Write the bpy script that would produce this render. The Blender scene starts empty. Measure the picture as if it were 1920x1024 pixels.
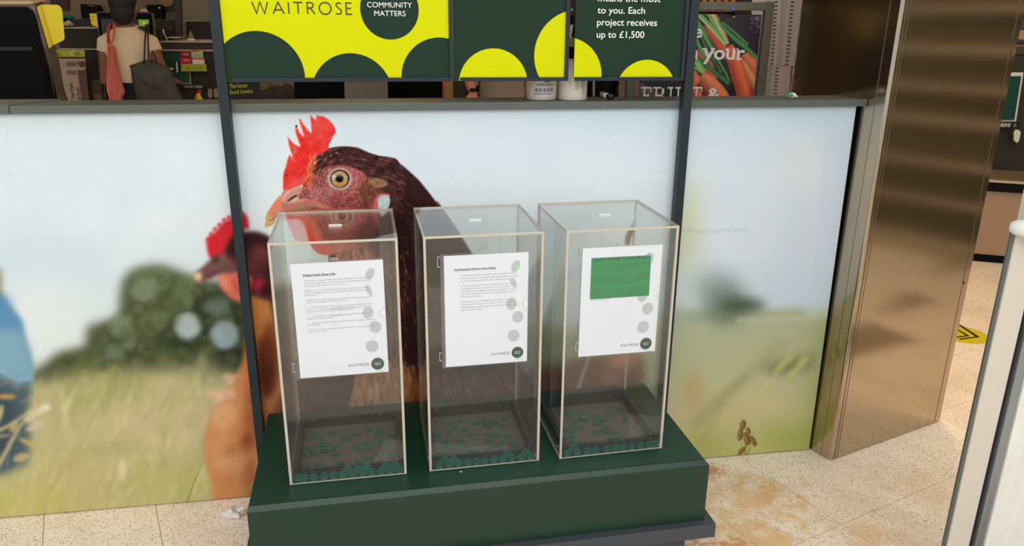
import bpy, bmesh, math, random
import numpy as np
from mathutils import Vector, Matrix

SC = bpy.context.scene
COL = SC.collection
# ---------------------------------------------------------------- camera (fitted to the photograph; 1920 x 1024)
F_PX, YAW, PITCH, ROLL, CAM_D, CAM_H = 1439.37, .1662, .3188, -.0094, 2.3504, 1.55
cy, sy, cp, sp = math.cos(YAW), math.sin(YAW), math.cos(PITCH), math.sin(PITCH)
FW = Vector((sy * cp, cy * cp, -sp)); r0 = Vector((cy, -sy, 0)); d0 = FW.cross(r0)
cr, sr = math.cos(ROLL), math.sin(ROLL)
RT = cr * r0 + sr * d0; DN = -sr * r0 + cr * d0; EYE = Vector((0, -CAM_D, CAM_H))
cam = bpy.data.objects.new('camera', bpy.data.cameras.new('camera')); COL.objects.link(cam)
m = Matrix((RT, -DN, -FW)).transposed().to_4x4(); m.translation = EYE; cam.matrix_world = m
cam.data.sensor_width = 36; cam.data.lens = F_PX / 1920 * 36; cam.data.clip_start = .02; cam.data.clip_end = 200
SC.camera = cam
# ---------------------------------------------------------------- light and exposure
SC.view_settings.view_transform = 'Standard'; SC.view_settings.look = 'None'
SC.view_settings.exposure = -0.07; SC.view_settings.gamma = 1.0; SC.view_settings.use_curve_mapping = False
SC.cycles.transparent_max_bounces = 48; SC.cycles.max_bounces = 10
w = bpy.data.worlds.new('world'); SC.world = w; w.use_nodes = True
bg = w.node_tree.nodes['Background']; bg.inputs['Color'].default_value = (.93, .97, 1, 1); bg.inputs['Strength'].default_value = 1.0
def area(name, loc, target, size, size_y, power, color):
    l = bpy.data.lights.new(name, 'AREA'); l.shape = 'RECTANGLE'; l.size = size; l.size_y = size_y; l.energy = power; l.color = color
    o = bpy.data.objects.new(name, l); COL.objects.link(o); o.location = loc
    o.rotation_euler = (Vector(target) - Vector(loc)).to_track_quat('-Z', 'Y').to_euler(); return o
area('daylight_from_street', (.2, -4.6, 3.6), (.2, 0, .7), 5, 2, 128, (1, .98, .95))
for lx, ly, lp in ((-3.2, 2.2, 9), (-.4, 2.2, 9), (2.6, 1.6, 26), (2.5, .35, 34), (-3.2, 4.4, 10), (0, 4.4, 9), (3.4, 4.0, 16)):
    area('ceiling_panel_light', (lx, ly, 2.92), (lx, ly, 0), .9, .3, lp, (1, .72, .45))

# ---------------------------------------------------------------- helpers
def ray(px, py): return EYE, (FW + RT * ((px - 960) / F_PX) + DN * ((py - 512) / F_PX))
def aty(px, py, y): o, d = ray(px, py); return o + d * ((y - o.y) / d.y)
def atz(px, py, z): o, d = ray(px, py); return o + d * ((z - o.z) / d.z)
def on_plane(px, py, c, n): o, d = ray(px, py); return o + d * ((c - o).dot(n) / d.dot(n))
def lin(c): return tuple((v / 12.92 if v <= .04045 else ((v + .055) / 1.055) ** 2.4) for v in [q / 255 for q in c])
# the token stand was measured from its A4 sheets; its size against the wall follows from the mirror image of the hen in the box lids
SS = 1.0513
def T3(v): return EYE + (Vector(v) - EYE) * SS
MATS = {}
def mat(name, col, rough=.5, metal=0., var=.06, scale=30, bump=0., spec=.5, coat=0., emit=0, aniso=0.):
    if name in MATS: return MATS[name]
    m = bpy.data.materials.new(name); m.use_nodes = True; nt = m.node_tree; b = nt.nodes['Principled BSDF']
    tc = nt.nodes.new('ShaderNodeTexCoord'); nz = nt.nodes.new('ShaderNodeTexNoise'); nz.inputs['Scale'].default_value = scale; nz.inputs['Detail'].default_value = 4
    nt.links.new(tc.outputs['Object'], nz.inputs['Vector'])
    mx = nt.nodes.new('ShaderNodeMix'); mx.data_type = 'RGBA'; c = lin(col)
    mx.inputs['A'].default_value = tuple(v * (1 - var) for v in c) + (1,); mx.inputs['B'].default_value = tuple(min(1, v * (1 + var)) for v in c) + (1,)
    nt.links.new(nz.outputs['Fac'], mx.inputs['Factor']); nt.links.new(mx.outputs['Result'], b.inputs['Base Color'])
    b.inputs['Roughness'].default_value = rough; b.inputs['Metallic'].default_value = metal; b.inputs['Specular IOR Level'].default_value = spec; b.inputs['Coat Weight'].default_value = coat
    if bump:
        bp = nt.nodes.new('ShaderNodeBump'); bp.inputs['Strength'].default_value = bump; bp.inputs['Distance'].default_value = .004
        nt.links.new(nz.outputs['Fac'], bp.inputs['Height']); nt.links.new(bp.outputs['Normal'], b.inputs['Normal'])
    if emit: nt.links.new(mx.outputs['Result'], b.inputs['Emission Color']); b.inputs['Emission Strength'].default_value = emit
    MATS[name] = m; return m
def attr_mat(name, rough=.45, gain=1., spec=.3):
    m = bpy.data.materials.new(name); m.use_nodes = True; nt = m.node_tree; b = nt.nodes['Principled BSDF']
    a = nt.nodes.new('ShaderNodeVertexColor'); a.layer_name = 'print'
    mu = nt.nodes.new('ShaderNodeMix'); mu.data_type = 'RGBA'; mu.blend_type = 'MULTIPLY'; mu.inputs['Factor'].default_value = 1; mu.inputs['B'].default_value = (gain, gain, gain, 1)
    nt.links.new(a.outputs['Color'], mu.inputs['A']); nt.links.new(mu.outputs['Result'], b.inputs['Base Color'])
    b.inputs['Roughness'].default_value = rough; b.inputs['Specular IOR Level'].default_value = spec; return m
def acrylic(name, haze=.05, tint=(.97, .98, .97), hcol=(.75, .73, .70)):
    """clear sheet: straight-through transmission, Fresnel mirror and a little haze standing in for the veil of reflected light"""
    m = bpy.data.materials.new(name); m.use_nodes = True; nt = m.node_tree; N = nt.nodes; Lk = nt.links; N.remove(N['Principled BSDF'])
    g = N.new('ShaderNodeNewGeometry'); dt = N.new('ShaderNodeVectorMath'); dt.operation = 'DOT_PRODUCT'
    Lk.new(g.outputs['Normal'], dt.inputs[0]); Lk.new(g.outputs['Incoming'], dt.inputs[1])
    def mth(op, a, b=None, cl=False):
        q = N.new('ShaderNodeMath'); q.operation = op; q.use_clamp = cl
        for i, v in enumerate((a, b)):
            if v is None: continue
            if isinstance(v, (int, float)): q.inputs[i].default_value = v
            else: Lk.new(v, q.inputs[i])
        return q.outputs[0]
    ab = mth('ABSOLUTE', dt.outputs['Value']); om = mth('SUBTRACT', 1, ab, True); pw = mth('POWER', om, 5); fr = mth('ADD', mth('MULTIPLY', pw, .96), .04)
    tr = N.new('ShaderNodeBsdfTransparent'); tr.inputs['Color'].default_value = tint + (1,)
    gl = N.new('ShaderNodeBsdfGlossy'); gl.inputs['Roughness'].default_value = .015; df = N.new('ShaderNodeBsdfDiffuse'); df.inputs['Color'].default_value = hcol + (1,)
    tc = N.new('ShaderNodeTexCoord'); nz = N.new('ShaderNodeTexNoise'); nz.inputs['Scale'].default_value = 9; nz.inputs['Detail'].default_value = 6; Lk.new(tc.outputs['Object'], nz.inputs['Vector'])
    m1 = N.new('ShaderNodeMixShader'); Lk.new(mth('MULTIPLY', nz.outputs['Fac'], haze * 2), m1.inputs[0]); Lk.new(tr.outputs[0], m1.inputs[1]); Lk.new(df.outputs[0], m1.inputs[2])  # pale diffuse share imitates the grey veil of reflections
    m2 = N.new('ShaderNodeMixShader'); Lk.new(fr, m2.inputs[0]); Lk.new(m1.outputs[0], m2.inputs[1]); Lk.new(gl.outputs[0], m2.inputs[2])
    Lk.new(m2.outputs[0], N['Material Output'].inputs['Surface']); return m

class MB:
    """collects shapes and links them as one mesh object"""
    def __init__(s): s.v, s.f, s.mi, s.cur = [], [], [], 0
    def add(s, vs, fs):
        n = len(s.v); s.v += [tuple(p) for p in vs]; s.f += [tuple(i + n for i in q) for q in fs]; s.mi += [s.cur] * len(fs); return s
    def box(s, lo, hi, rz=0, piv=None):
        x0, y0, z0 = lo; x1, y1, z1 = hi
        vs = [Vector(p) for p in ((x0, y0, z0), (x1, y0, z0), (x1, y1, z0), (x0, y1, z0), (x0, y0, z1), (x1, y0, z1), (x1, y1, z1), (x0, y1, z1))]
        if rz:
            c = Vector(piv or ((x0 + x1) / 2, (y0 + y1) / 2, 0)); R = Matrix.Rotation(rz, 3, 'Z'); vs = [R @ (p - c) + c for p in vs]
        return s.add(vs, [(0, 3, 2, 1), (4, 5, 6, 7), (0, 1, 5, 4), (1, 2, 6, 5), (2, 3, 7, 6), (3, 0, 4, 7)])
    def prism(s, poly, a, b, axis='y'):
        """poly in the two other axes, extruded from a to b"""
        def P(u, w, t): return {'y': (u, t, w), 'z': (u, w, t), 'x': (t, u, w)}[axis]
        n = len(poly); vs = [P(u, w, a) for u, w in poly] + [P(u, w, b) for u, w in poly]
        return s.add(vs, [tuple(range(n)), tuple(range(2 * n - 1, n - 1, -1))] + [(i, i + n, (i + 1) % n + n, (i + 1) % n) for i in range(n)])
    def solid(s, front, back):
        """two matching 3D outlines joined"""
        n = len(front); return s.add(list(front) + list(back), [tuple(range(n)), tuple(range(2 * n - 1, n - 1, -1))] + [(i, i + n, (i + 1) % n + n, (i + 1) % n) for i in range(n)])
    def loft(s, rings, cap=True):
        n = len(rings[0]); vs = [p for r in rings for p in r]; fs = []
        for k in range(len(rings) - 1):
            for i in range(n): fs.append((k * n + i, k * n + (i + 1) % n, (k + 1) * n + (i + 1) % n, (k + 1) * n + i))
        if cap: fs += [tuple(range(n - 1, -1, -1)), tuple(range((len(rings) - 1) * n, len(rings) * n))]
        return s.add(vs, fs)
    def tube(s, pts, r, n=12, flat=1.0, cap=True):
        pts = [Vector(p) for p in pts]; R = r if isinstance(r, (list, tuple)) else [r] * len(pts); rings = []; up = None
        for k, p in enumerate(pts):
            t = (pts[min(k + 1, len(pts) - 1)] - pts[max(k - 1, 0)]).normalized()
            if up is None: up = Vector((0, 0, 1)) if abs(t.z) < .9 else Vector((0, 1, 0))
            x = t.cross(up).normalized(); up = x.cross(t).normalized()
            rings.append([p + x * (math.cos(a) * R[k]) + up * (math.sin(a) * R[k] * flat) for a in [2 * math.pi * i / n for i in range(n)]])
        return s.loft(rings, cap)
    def lathe(s, prof, c=(0, 0, 0), n=24, cap=True):
        return s.loft([[Vector((c[0] + r * math.cos(a), c[1] + r * math.sin(a), c[2] + z)) for a in [2 * math.pi * i / n for i in range(n)]] for r, z in prof], cap)
    def ellipsoid(s, c, r, n=16, m=10, rot=None):
        c = Vector(c); rings = []
        for k in range(m + 1):
            th = math.pi * (k + .02 * (k == 0) - .02 * (k == m)) / m
            q = [Vector((r[0] * math.sin(th) * math.cos(a), r[1] * math.sin(th) * math.sin(a), -r[2] * math.cos(th))) for a in [2 * math.pi * i / n for i in range(n)]]
            if rot is not None: q = [rot @ p for p in q]
            rings.append([p + c for p in q])
        return s.loft(rings)
    def build(s, name, mats, parent=None, smooth=False, bevel=0, fix=True):
        me = bpy.data.meshes.new(name); me.from_pydata(s.v, [], s.f)
        for q in (mats if isinstance(mats, (list, tuple)) else [mats]): me.materials.append(q)
        me.polygons.foreach_set('material_index', s.mi)
        if smooth: me.polygons.foreach_set('use_smooth', [True] * len(me.polygons))
        if fix:
            bm = bmesh.new(); bm.from_mesh(me)
            if bevel:
                bmesh.ops.remove_doubles(bm, verts=bm.verts, dist=1e-6)
                bmesh.ops.bevel(bm, geom=[e for e in bm.edges if len(e.link_faces) == 2 and e.calc_face_angle(0) > .5], offset=bevel, segments=2, affect='EDGES', profile=.6)
            bmesh.ops.recalc_face_normals(bm, faces=bm.faces); bm.to_mesh(me); bm.free()
        me.update(); o = bpy.data.objects.new(name, me); COL.objects.link(o)
        if parent: o.parent = parent
        return o
def tag(o, label=None, cat=None, group=None, kind=None):
    for k, v in (('label', label), ('category', cat), ('group', group), ('kind', kind)):
        if v: o[k] = v
    return o
def empty(name, loc=(0, 0, 0), rz=0, label=None, cat=None, group=None):
    o = bpy.data.objects.new(name, None); COL.objects.link(o); o.location = loc; o.rotation_euler = (0, 0, rz); o.empty_display_size = .05
    return tag(o, label, cat, group)
def struct(o, name=None): o['kind'] = 'structure'; return o
def copy_tree(o, parent=None):
    c = o.copy(); COL.objects.link(c); c.parent = parent
    for ch in [q for q in bpy.data.objects if q.parent == o]: copy_tree(ch, c)
    return c
def voxel(o, size, smooth=2):
    """joins the shapes of one mesh into one continuous skin"""
    r = o.modifiers.new('r', 'REMESH'); r.mode = 'VOXEL'; r.voxel_size = size
    q = o.modifiers.new('s', 'SMOOTH'); q.factor = .6; q.iterations = smooth
    dg = bpy.context.evaluated_depsgraph_get(); me = bpy.data.meshes.new_from_object(o.evaluated_get(dg)); o.modifiers.clear()
    mt = o.data.materials[0]; o.data = me; me.materials.clear(); me.materials.append(mt); me.polygons.foreach_set('use_smooth', [True] * len(me.polygons)); return o
def text_polys(body, bold=0., res=2, spacing=1.):
    c = bpy.data.curves.new('t', 'FONT'); c.body = body; c.resolution_u = res; c.offset = bold; c.space_character = spacing; c.fill_mode = 'FRONT'
    o = bpy.data.objects.new('t', c); COL.objects.link(o); dg = bpy.context.evaluated_depsgraph_get(); dg.update()
    me = bpy.data.meshes.new_from_object(o.evaluated_get(dg)); V = np.array([v.co[:2] for v in me.vertices]); F = [tuple(p.vertices) for p in me.polygons]
    bpy.data.objects.remove(o); bpy.data.curves.remove(c); bpy.data.meshes.remove(me); return V, F
def put_text(mb, body, x0, x1, zb, h=None, bold=0., y=0., res=2, spacing=1., slant=0., xf=None, fit=None):
    """lays the words from x0 to x1 with baseline zb and cap height h on the local xz plane (y towards the viewer is -)"""
    V, F = text_polys(body, bold, res, spacing); lo, hi = V.min(0), V.max(0)
    sx = (x1 - x0) / (hi[0] - lo[0]); sz = sx if h is None else h / .729
    P = [((p[0] - lo[0]) * sx + slant * p[1] * sz, p[1] * sz) for p in V]
    if xf: vs = [xf(x0 + u, zb + w_) for u, w_ in P]
    else: vs = [(x0 + u, y, zb + w_) for u, w_ in P]
    mb.add(vs, F)
GL = {'W': (1.35, [[(0, 1), (.33, 0), (.675, 1), (1.02, 0), (1.35, 1)]]), 'A': (.95, [[(0, 0), (.475, 1), (.95, 0)], [(.16, .33), (.79, .33)]]), 'I': (.0, [[(0, 0), (0, 1)]]),
      'T': (.8, [[(0, 1), (.8, 1)], [(.4, 1), (.4, 0)]]), 'R': (.62, [[(0, 0), (0, 1), (.3, 1), (.46, .93), (.52, .76), (.46, .6), (.3, .52), (0, .52)], [(.26, .52), (.62, 0)]]),
      'O': (1.04, [[(.52 + .52 * math.cos(a), .5 + .52 * math.sin(a)) for a in [i * math.pi / 12 for i in range(25)]]]),
      'S': (.5, [[(.47, .92), (.33, 1.01), (.17, .99), (.06, .88), (.06, .74), (.16, .62), (.34, .48), (.46, .36), (.49, .22), (.42, .07), (.27, -.01), (.1, .01), (.0, .09)]]),
      'E': (.5, [[(.5, 1), (0, 1), (0, 0), (.52, 0)], [(0, .53), (.44, .53)]])}
def put_strokes(mb, word, x0, x1, zb, h, wt, y=0., gap=.42):
    """thin even-weight capitals drawn as strokes"""
    tot = sum(GL[c][0] for c in word) + gap * (len(word) - 1); sx = (x1 - x0) / tot; x = x0
    for c in word:
        for pl in GL[c][1]:
            P = [Vector((x + u * sx, zb + w_ * h)) for u, w_ in pl]; n = len(P); L, Rr = [], []
            for i in range(n):
                closed = (P[0] - P[-1]).length < 1e-5
                a = P[i - 1] if i > 0 else (P[-2] if closed else None); b = P[i + 1] if i < n - 1 else (P[1] if closed else None)
                d1 = (P[i] - a).normalized() if a is not None else None; d2 = (b - P[i]).normalized() if b is not None else None
                d1 = d1 or d2; d2 = d2 or d1; n1 = Vector((-d1.y, d1.x)); n2 = Vector((-d2.y, d2.x)); nn = (n1 + n2).normalized(); k = min(2.2, 1 / max(.3, nn.dot(n1)))
                L.append(P[i] + nn * k * wt / 2); Rr.append(P[i] - nn * k * wt / 2)
            yk = y - .00004 * (len(mb.f) % 7 + 1); mb.add([(p.x, yk, p.y) for p in L] + [(p.x, yk, p.y) for p in Rr], [(i, i + 1, n + i + 1, n + i) for i in range(n - 1)])
        x += (GL[c][0] + gap) * sx
def disc(cx, cz, rx, rz=None, n=64, ang=0.):
    rz = rz or rx; c, q = math.cos(ang), math.sin(ang)
    return [(cx + c * rx * math.cos(a) - q * rz * math.sin(a), cz + q * rx * math.cos(a) + c * rz * math.sin(a)) for a in [2 * math.pi * i / n for i in range(n)]]
def clip_rect(poly, x0, x1, z0, z1):
    for k, lim, sgn in ((0, x0, 1), (0, x1, -1), (1, z0, 1), (1, z1, -1)):
        out = []
        for i in range(len(poly)):
            a, b = poly[i - 1], poly[i]; ia, ib = (a[k] - lim) * sgn >= 0, (b[k] - lim) * sgn >= 0
            if ia != ib:
                t = (lim - a[k]) / (b[k] - a[k]); out.append((a[0] + (b[0] - a[0]) * t, a[1] + (b[1] - a[1]) * t))
            if ib: out.append(b)
        poly = out
    return poly
def fan(mb, poly, y):
    if len(poly) > 2: mb.add([(u, y, w_) for u, w_ in poly], [tuple(range(len(poly)))])
# ---------------------------------------------------------------- flat print painter (numpy, colours are sRGB 0-255)
def box_blur(a, r):
    r = int(r)
    if r < 1: return a
    for ax in (0, 1):
        p = [(0, 0)] * a.ndim; p[ax] = (r + 1, r)
        c = np.cumsum(np.pad(a, p, mode='edge'), axis=ax, dtype=np.float64)
        n = a.shape[ax]
        hi = np.take(c, range(2 * r + 1, 2 * r + 1 + n), axis=ax); lo = np.take(c, range(0, n), axis=ax)
        a = (hi - lo) / (2 * r + 1)
    return a
def blur(a, s):
    if s <= 0: return a
    if s < 1.2:
        k = np.exp(-.5 * (np.arange(-3, 4) / s) ** 2); k /= k.sum()
        for ax in (0, 1):
            p = [(0, 0)] * a.ndim; p[ax] = (3, 3); q = np.pad(a, p, mode='edge'); n = a.shape[ax]
            a = sum(k[i] * np.take(q, range(i, i + n), axis=ax) for i in range(7))
        return a
    r = max(1, int(round((math.sqrt(4 * s * s + 1) - 1) / 2)))
    return box_blur(box_blur(box_blur(a, r), r), r)
def smooth_line(pts, n=6, closed=True):
    P = np.array(pts, float); m = len(P); out = []
    for i in range(m if closed else m - 1):
        g = lambda k: P[(i + k) % m] if closed else P[min(max(i + k, 0), m - 1)]
        p0, p1, p2, p3 = g(-1), g(0), g(1), g(2)
        for t in np.arange(n) / n:
            out.append(.5 * (2 * p1 + (p2 - p0) * t + (2 * p0 - 5 * p1 + 4 * p2 - p3) * t * t + (3 * p1 - p0 - 3 * p2 + p3) * t ** 3))
    if not closed: out.append(P[-1])
    return np.array(out)
class Canvas:
    def __init__(s, x0, y0, x1, y1, k=1.0):
        s.x0, s.y0, s.k = x0, y0, k
        s.w, s.h = int((x1 - x0) * k), int((y1 - y0) * k)
        s.img = np.zeros((s.h, s.w, 3)); s.r = np.random.RandomState(5)
    def _mask(s, pts, soft):
        P = (np.array(pts, float) - (s.x0, s.y0)) * s.k; soft = max(soft * s.k, .55)
        pad = int(soft * 3.2) + 2
        a, b = np.floor(P.min(0)).astype(int) - pad, np.ceil(P.max(0)).astype(int) + pad
        a = np.maximum(a, -pad); b = np.minimum(b, (s.w + pad, s.h + pad))
        if (b <= a).any(): return None
        X, Y = np.meshgrid(np.arange(a[0], b[0]) + .5, np.arange(a[1], b[1]) + .5)
        m = np.zeros(X.shape, bool); Q = np.roll(P, -1, 0)
        for (xa, ya), (xb, yb) in zip(P, Q):
            if ya == yb: continue
            c = ((ya <= Y) != (yb <= Y)) & (X < (xb - xa) * (Y - ya) / (yb - ya) + xa)
            m ^= c
        m = blur(m.astype(float), soft)
        u0, v0 = max(a[0], 0), max(a[1], 0); u1, v1 = min(b[0], s.w), min(b[1], s.h)
        if u1 <= u0 or v1 <= v0: return None
        return (slice(v0, v1), slice(u0, u1)), m[v0 - a[1]:v1 - a[1], u0 - a[0]:u1 - a[0]]
    def poly(s, pts, col, a=1., soft=.5, sm=0, clip=None):
        if sm: pts = smooth_line(pts, sm)
        r = s._mask(pts, soft)
        if r is None: return
        sl, m = r; m = m * a
        if clip is not None: m = m * clip[sl]
        s.img[sl] += (np.array(col, float) - s.img[sl]) * m[..., None]
    def full(s, pts, soft=.5, sm=0):
        if sm: pts = smooth_line(pts, sm)
        o = np.zeros((s.h, s.w)); r = s._mask(pts, soft)
        if r: o[r[0]] = r[1]
        return o
    def ell(s, cx, cy, rx, ry, col, a=1., soft=.5, ang=0, clip=None):
        t = np.linspace(0, 2 * np.pi, 28, endpoint=False); c, q = math.cos(math.radians(ang)), math.sin(math.radians(ang))
        x, y = rx * np.cos(t), ry * np.sin(t)
        s.poly(np.stack([cx + c * x - q * y, cy + q * x + c * y], 1), col, a, soft, clip=clip)
    def stroke(s, pts, w0, w1, col, a=1., soft=.5, sm=0, clip=None):
        P = smooth_line(pts, sm, False) if sm else np.array(pts, float)
        d = np.gradient(P, axis=0); d /= np.maximum(np.hypot(d[:, 0], d[:, 1]), 1e-6)[:, None]
        n = np.stack([-d[:, 1], d[:, 0]], 1); w = np.linspace(w0, w1, len(P))[:, None] / 2
        s.poly(np.concatenate([P + n * w, (P - n * w)[::-1]]), col, a, soft, clip=clip)
    def noise(s, cell, seed=0):
        r = np.random.RandomState(seed); cell *= s.k
        g = r.rand(int(s.h / cell) + 3, int(s.w / cell) + 3)
        y, x = np.arange(s.h) / cell, np.arange(s.w) / cell
        yi, xi = y.astype(int), x.astype(int); fy, fx = y - yi, x - xi
        fy, fx = fy * fy * (3 - 2 * fy), fx * fx * (3 - 2 * fx)
        a = g[yi][:, xi] * (1 - fx) + g[yi][:, xi + 1] * fx; b = g[yi + 1][:, xi] * (1 - fx) + g[yi + 1][:, xi + 1] * fx
        return a * (1 - fy)[:, None] + b * fy[:, None] - .5
    def sample(s, px, py):
        x = np.clip((px - s.x0) * s.k - .5, 0, s.w - 1.001); y = np.clip((py - s.y0) * s.k - .5, 0, s.h - 1.001)
        xi, yi = x.astype(int), y.astype(int); fx, fy = (x - xi)[..., None], (y - yi)[..., None]; I = s.img
        return (I[yi, xi] * (1 - fx) + I[yi, xi + 1] * fx) * (1 - fy) + (I[yi + 1, xi] * (1 - fx) + I[yi + 1, xi + 1] * fx) * fy
def off(pts, s, ox, oy): return [(ox + x / s, oy + y / s) for x, y in pts]

def paint_mural():
    c = Canvas(-430, 180, 1640, 1010, 1.4); R = c.r
    X, Y = np.meshgrid(np.arange(c.w) / c.k + c.x0, np.arange(c.h) / c.k + c.y0)
    def grad(stops, T):
        xs = [q[0] for q in stops]
        return np.stack([np.interp(T, xs, [q[1][i] for q in stops]) for i in range(3)], -1)
    # sky, whitish in the middle and bluer to the right
    L = grad([(200, (206, 217, 221)), (270, (217, 227, 231)), (420, (222, 229, 232)), (520, (212, 223, 226)), (640, (222, 228, 226)), (1060, (205, 212, 205))], Y)
    Rr = grad([(200, (188, 211, 224)), (250, (203, 219, 229)), (330, (219, 227, 235)), (470, (214, 223, 234)), (560, (205, 220, 230)), (1060, (205, 215, 220))], Y)
    t = np.clip((X - 700) / 800, 0, 1)[..., None]
    c.img = L * (1 - t) + Rr * t
    c.img += (c.noise(160, 1) * 10 + c.noise(60, 2) * 5)[..., None] * np.array([1, .8, .5])
    c.ell(60, 480, 160, 45, (200, 216, 224), .6, 25); c.ell(80, 610, 70, 90, (226, 232, 230), .8, 30)
    c.ell(1500, 300, 40, 60, (228, 230, 228), .5, 20)
    # ------------------------------------------------ right hand meadow
    c.poly([(1180, 608), (1300, 603), (1450, 590), (1700, 585), (1700, 1100), (900, 1100), (900, 612)], (178, 185, 152), 1, 9)
    c.poly([(1250, 640), (1700, 610), (1700, 700), (1200, 720)], (182, 187, 150), .8, 22)
    c.poly([(1200, 735), (1400, 700), (1700, 760), (1700, 850), (1200, 850)], (202, 194, 146), .9, 26)
    c.poly([(1200, 830), (1400, 812), (1700, 800), (1700, 1100), (1200, 1100)], (184, 186, 114), .95, 22)
    c.poly([(1530, 600), (1640, 580), (1640, 1000), (1500, 860)], (150, 160, 92), .55, 22)
    c.ell(1360, 570, 36, 34, (88, 104, 88), .9, 15); c.ell(1340, 540, 46, 34, (122, 142, 140), .6, 18); c.ell(1396, 574, 40, 15, (70, 82, 58), .85, 9)
    c.ell(1345, 592, 60, 10, (110, 120, 85), .6, 8); c.ell(1270, 592, 40, 16, (146, 152, 110), .6, 10)
    c.stroke([(1380, 601), (1460, 599), (1560, 590)], 7, 7, (206, 203, 170), .7, 4); c.stroke([(1400, 590), (1510, 584)], 12, 14, (150, 158, 112), .6, 6)
    c.ell(1292, 395, 22, 62, (206, 212, 176), .75, 18); c.ell(1284, 480, 24, 70, (200, 206, 168), .55, 20); c.ell(1292, 440, 14, 50, (196, 204, 150), .4, 14)
    c.stroke([(1300, 800), (1360, 740), (1430, 680), (1470, 640)], 16, 6, (128, 132, 92), .55, 8, 6)
    c.stroke([(1310, 850), (1340, 780), (1400, 700)], 10, 5, (146, 152, 96), .45, 6, 6)
    c.poly([(1430, 690), (1470, 672), (1530, 664), (1520, 690), (1450, 705)], (112, 116, 72), .75, 8)
    for p in ([(1452, 700), (1470, 680), (1486, 664)], [(1476, 712), (1496, 690), (1514, 668)]):
        c.stroke(p, 9, 16, (192, 194, 122), .85, 3.5, 5)
    c.stroke([(1390, 800), (1420, 750), (1455, 702)], 3, 8, (206, 200, 140), .7, 4, 5); c.ell(1443, 758, 8, 14, (214, 200, 146), .6, 5, 40)
    c.ell(1300, 735, 20, 40, (190, 158, 110), .6, 10)
    c.ell(1480, 820, 50, 30, (158, 174, 84), .6, 14); c.ell(1330, 840, 40, 40, (176, 178, 100), .5, 14)
    for i in range(40):
        x = R.uniform(1280, 1520); y = R.uniform(740, 860)
        c.stroke([(x, y + 40), (x + R.uniform(5, 25), y)], 8, 2, (R.uniform(165, 215), R.uniform(165, 200), R.uniform(90, 135)), .18, 5)
    # ------------------------------------------------ far trees on the left, out of focus
    T = lambda pts, col, a, s: c.poly(pts, col, a, s, sm=5)
    T([(70, 725), (88, 686), (112, 662), (158, 652), (164, 614), (200, 602), (222, 590), (226, 545), (240, 512), (270, 500), (305, 498), (345, 512), (400, 530), (520, 530), (620, 560), (620, 725)], (82, 86, 56), 1, 9)
    T([(60, 730), (90, 690), (140, 668), (230, 650), (300, 640), (480, 600), (560, 640), (560, 740)], (60, 64, 42), .85, 14)
    T([(330, 560), (400, 540), (470, 580), (470, 700), (350, 700), (300, 640)], (48, 56, 38), .9, 18)
    T([(380, 640), (470, 640), (480, 740), (390, 720)], (44, 48, 36), .9, 14)
    for x, y, r, col, a in ((270, 540, 26, (128, 140, 118), .6), (300, 525, 20, (120, 130, 98), .6), (345, 540, 22, (116, 128, 90), .6), (240, 640, 16, (116, 132, 118), .6), (215, 660, 16, (108, 120, 102), .55), (160, 690, 26, (104, 114, 60), .6), (190, 668, 18, (112, 120, 84), .5), (225, 610, 22, (124, 136, 108), .5), (285, 600, 24, (110, 118, 76), .5), (350, 610, 24, (165, 178, 175), .9), (420, 628, 24, (150, 168, 172), .9), (415, 575, 18, (130, 146, 146), .5), (310, 670, 20, (94, 102, 60), .6), (260, 580, 14, (60, 68, 44), .5), (380, 600, 14, (52, 60, 42), .6), (120, 700, 20, (92, 100, 66), .5), (330, 570, 18, (104, 116, 72), .5), (275, 655, 18, (88, 98, 60), .6), (330, 530, 12, (70, 82, 60), .5), (460, 560, 18, (90, 104, 90), .6)):
        c.ell(x, y, r, r, col, a, 4.5)
    tm = c.full([(90, 720), (105, 680), (165, 655), (175, 620), (228, 600), (240, 520), (300, 500), (480, 530), (480, 740)], 8)
    for i in range(260):
        x, y = R.uniform(90, 470), R.uniform(495, 710); v = R.uniform(-34, 34); v += 12 if y < 600 and x < 400 else -10; r = R.uniform(5, 12)
        c.ell(x, y, r, r * .95, (90 + v, 101 + v, 64 + v * .85), .34, 2, clip=tm)
    for x, y, r, col, a in ((353, 613, 23, (168, 182, 180), .85), (421, 628, 26, (150, 168, 172), .85), (225, 612, 20, (128, 140, 114), .4), (268, 545, 22, (132, 144, 122), .4), (214, 660, 15, (118, 132, 116), .5), (300, 600, 18, (112, 122, 74), .45), (400, 575, 16, (120, 136, 130), .4)): c.ell(x, y, r, r, col, a, 4.5)
    # meadow
    c.poly([(-600, 735), (0, 730), (90, 712), (200, 700), (330, 690), (420, 700), (480, 705), (640, 700), (1000, 760), (1000, 1100), (-600, 1100)], (188, 178, 130), 1, 14)
    c.poly([(-600, 900), (60, 850), (300, 870), (700, 860), (700, 1100), (-600, 1100)], (186, 178, 118), .8, 30)
    c.ell(330, 790, 110, 60, (196, 182, 138), .8, 26); c.ell(160, 740, 60, 30, (150, 152, 88), .7, 16); c.ell(230, 720, 50, 24, (140, 144, 84), .6, 14)
    c.ell(120, 880, 70, 40, (186, 176, 120), .6, 20); c.ell(300, 900, 90, 30, (178, 176, 96), .6, 16); c.ell(60, 940, 90, 26, (188, 184, 92), .7, 16); c.ell(380, 700, 26, 40, (150, 144, 108), .7, 14, 20)
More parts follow.
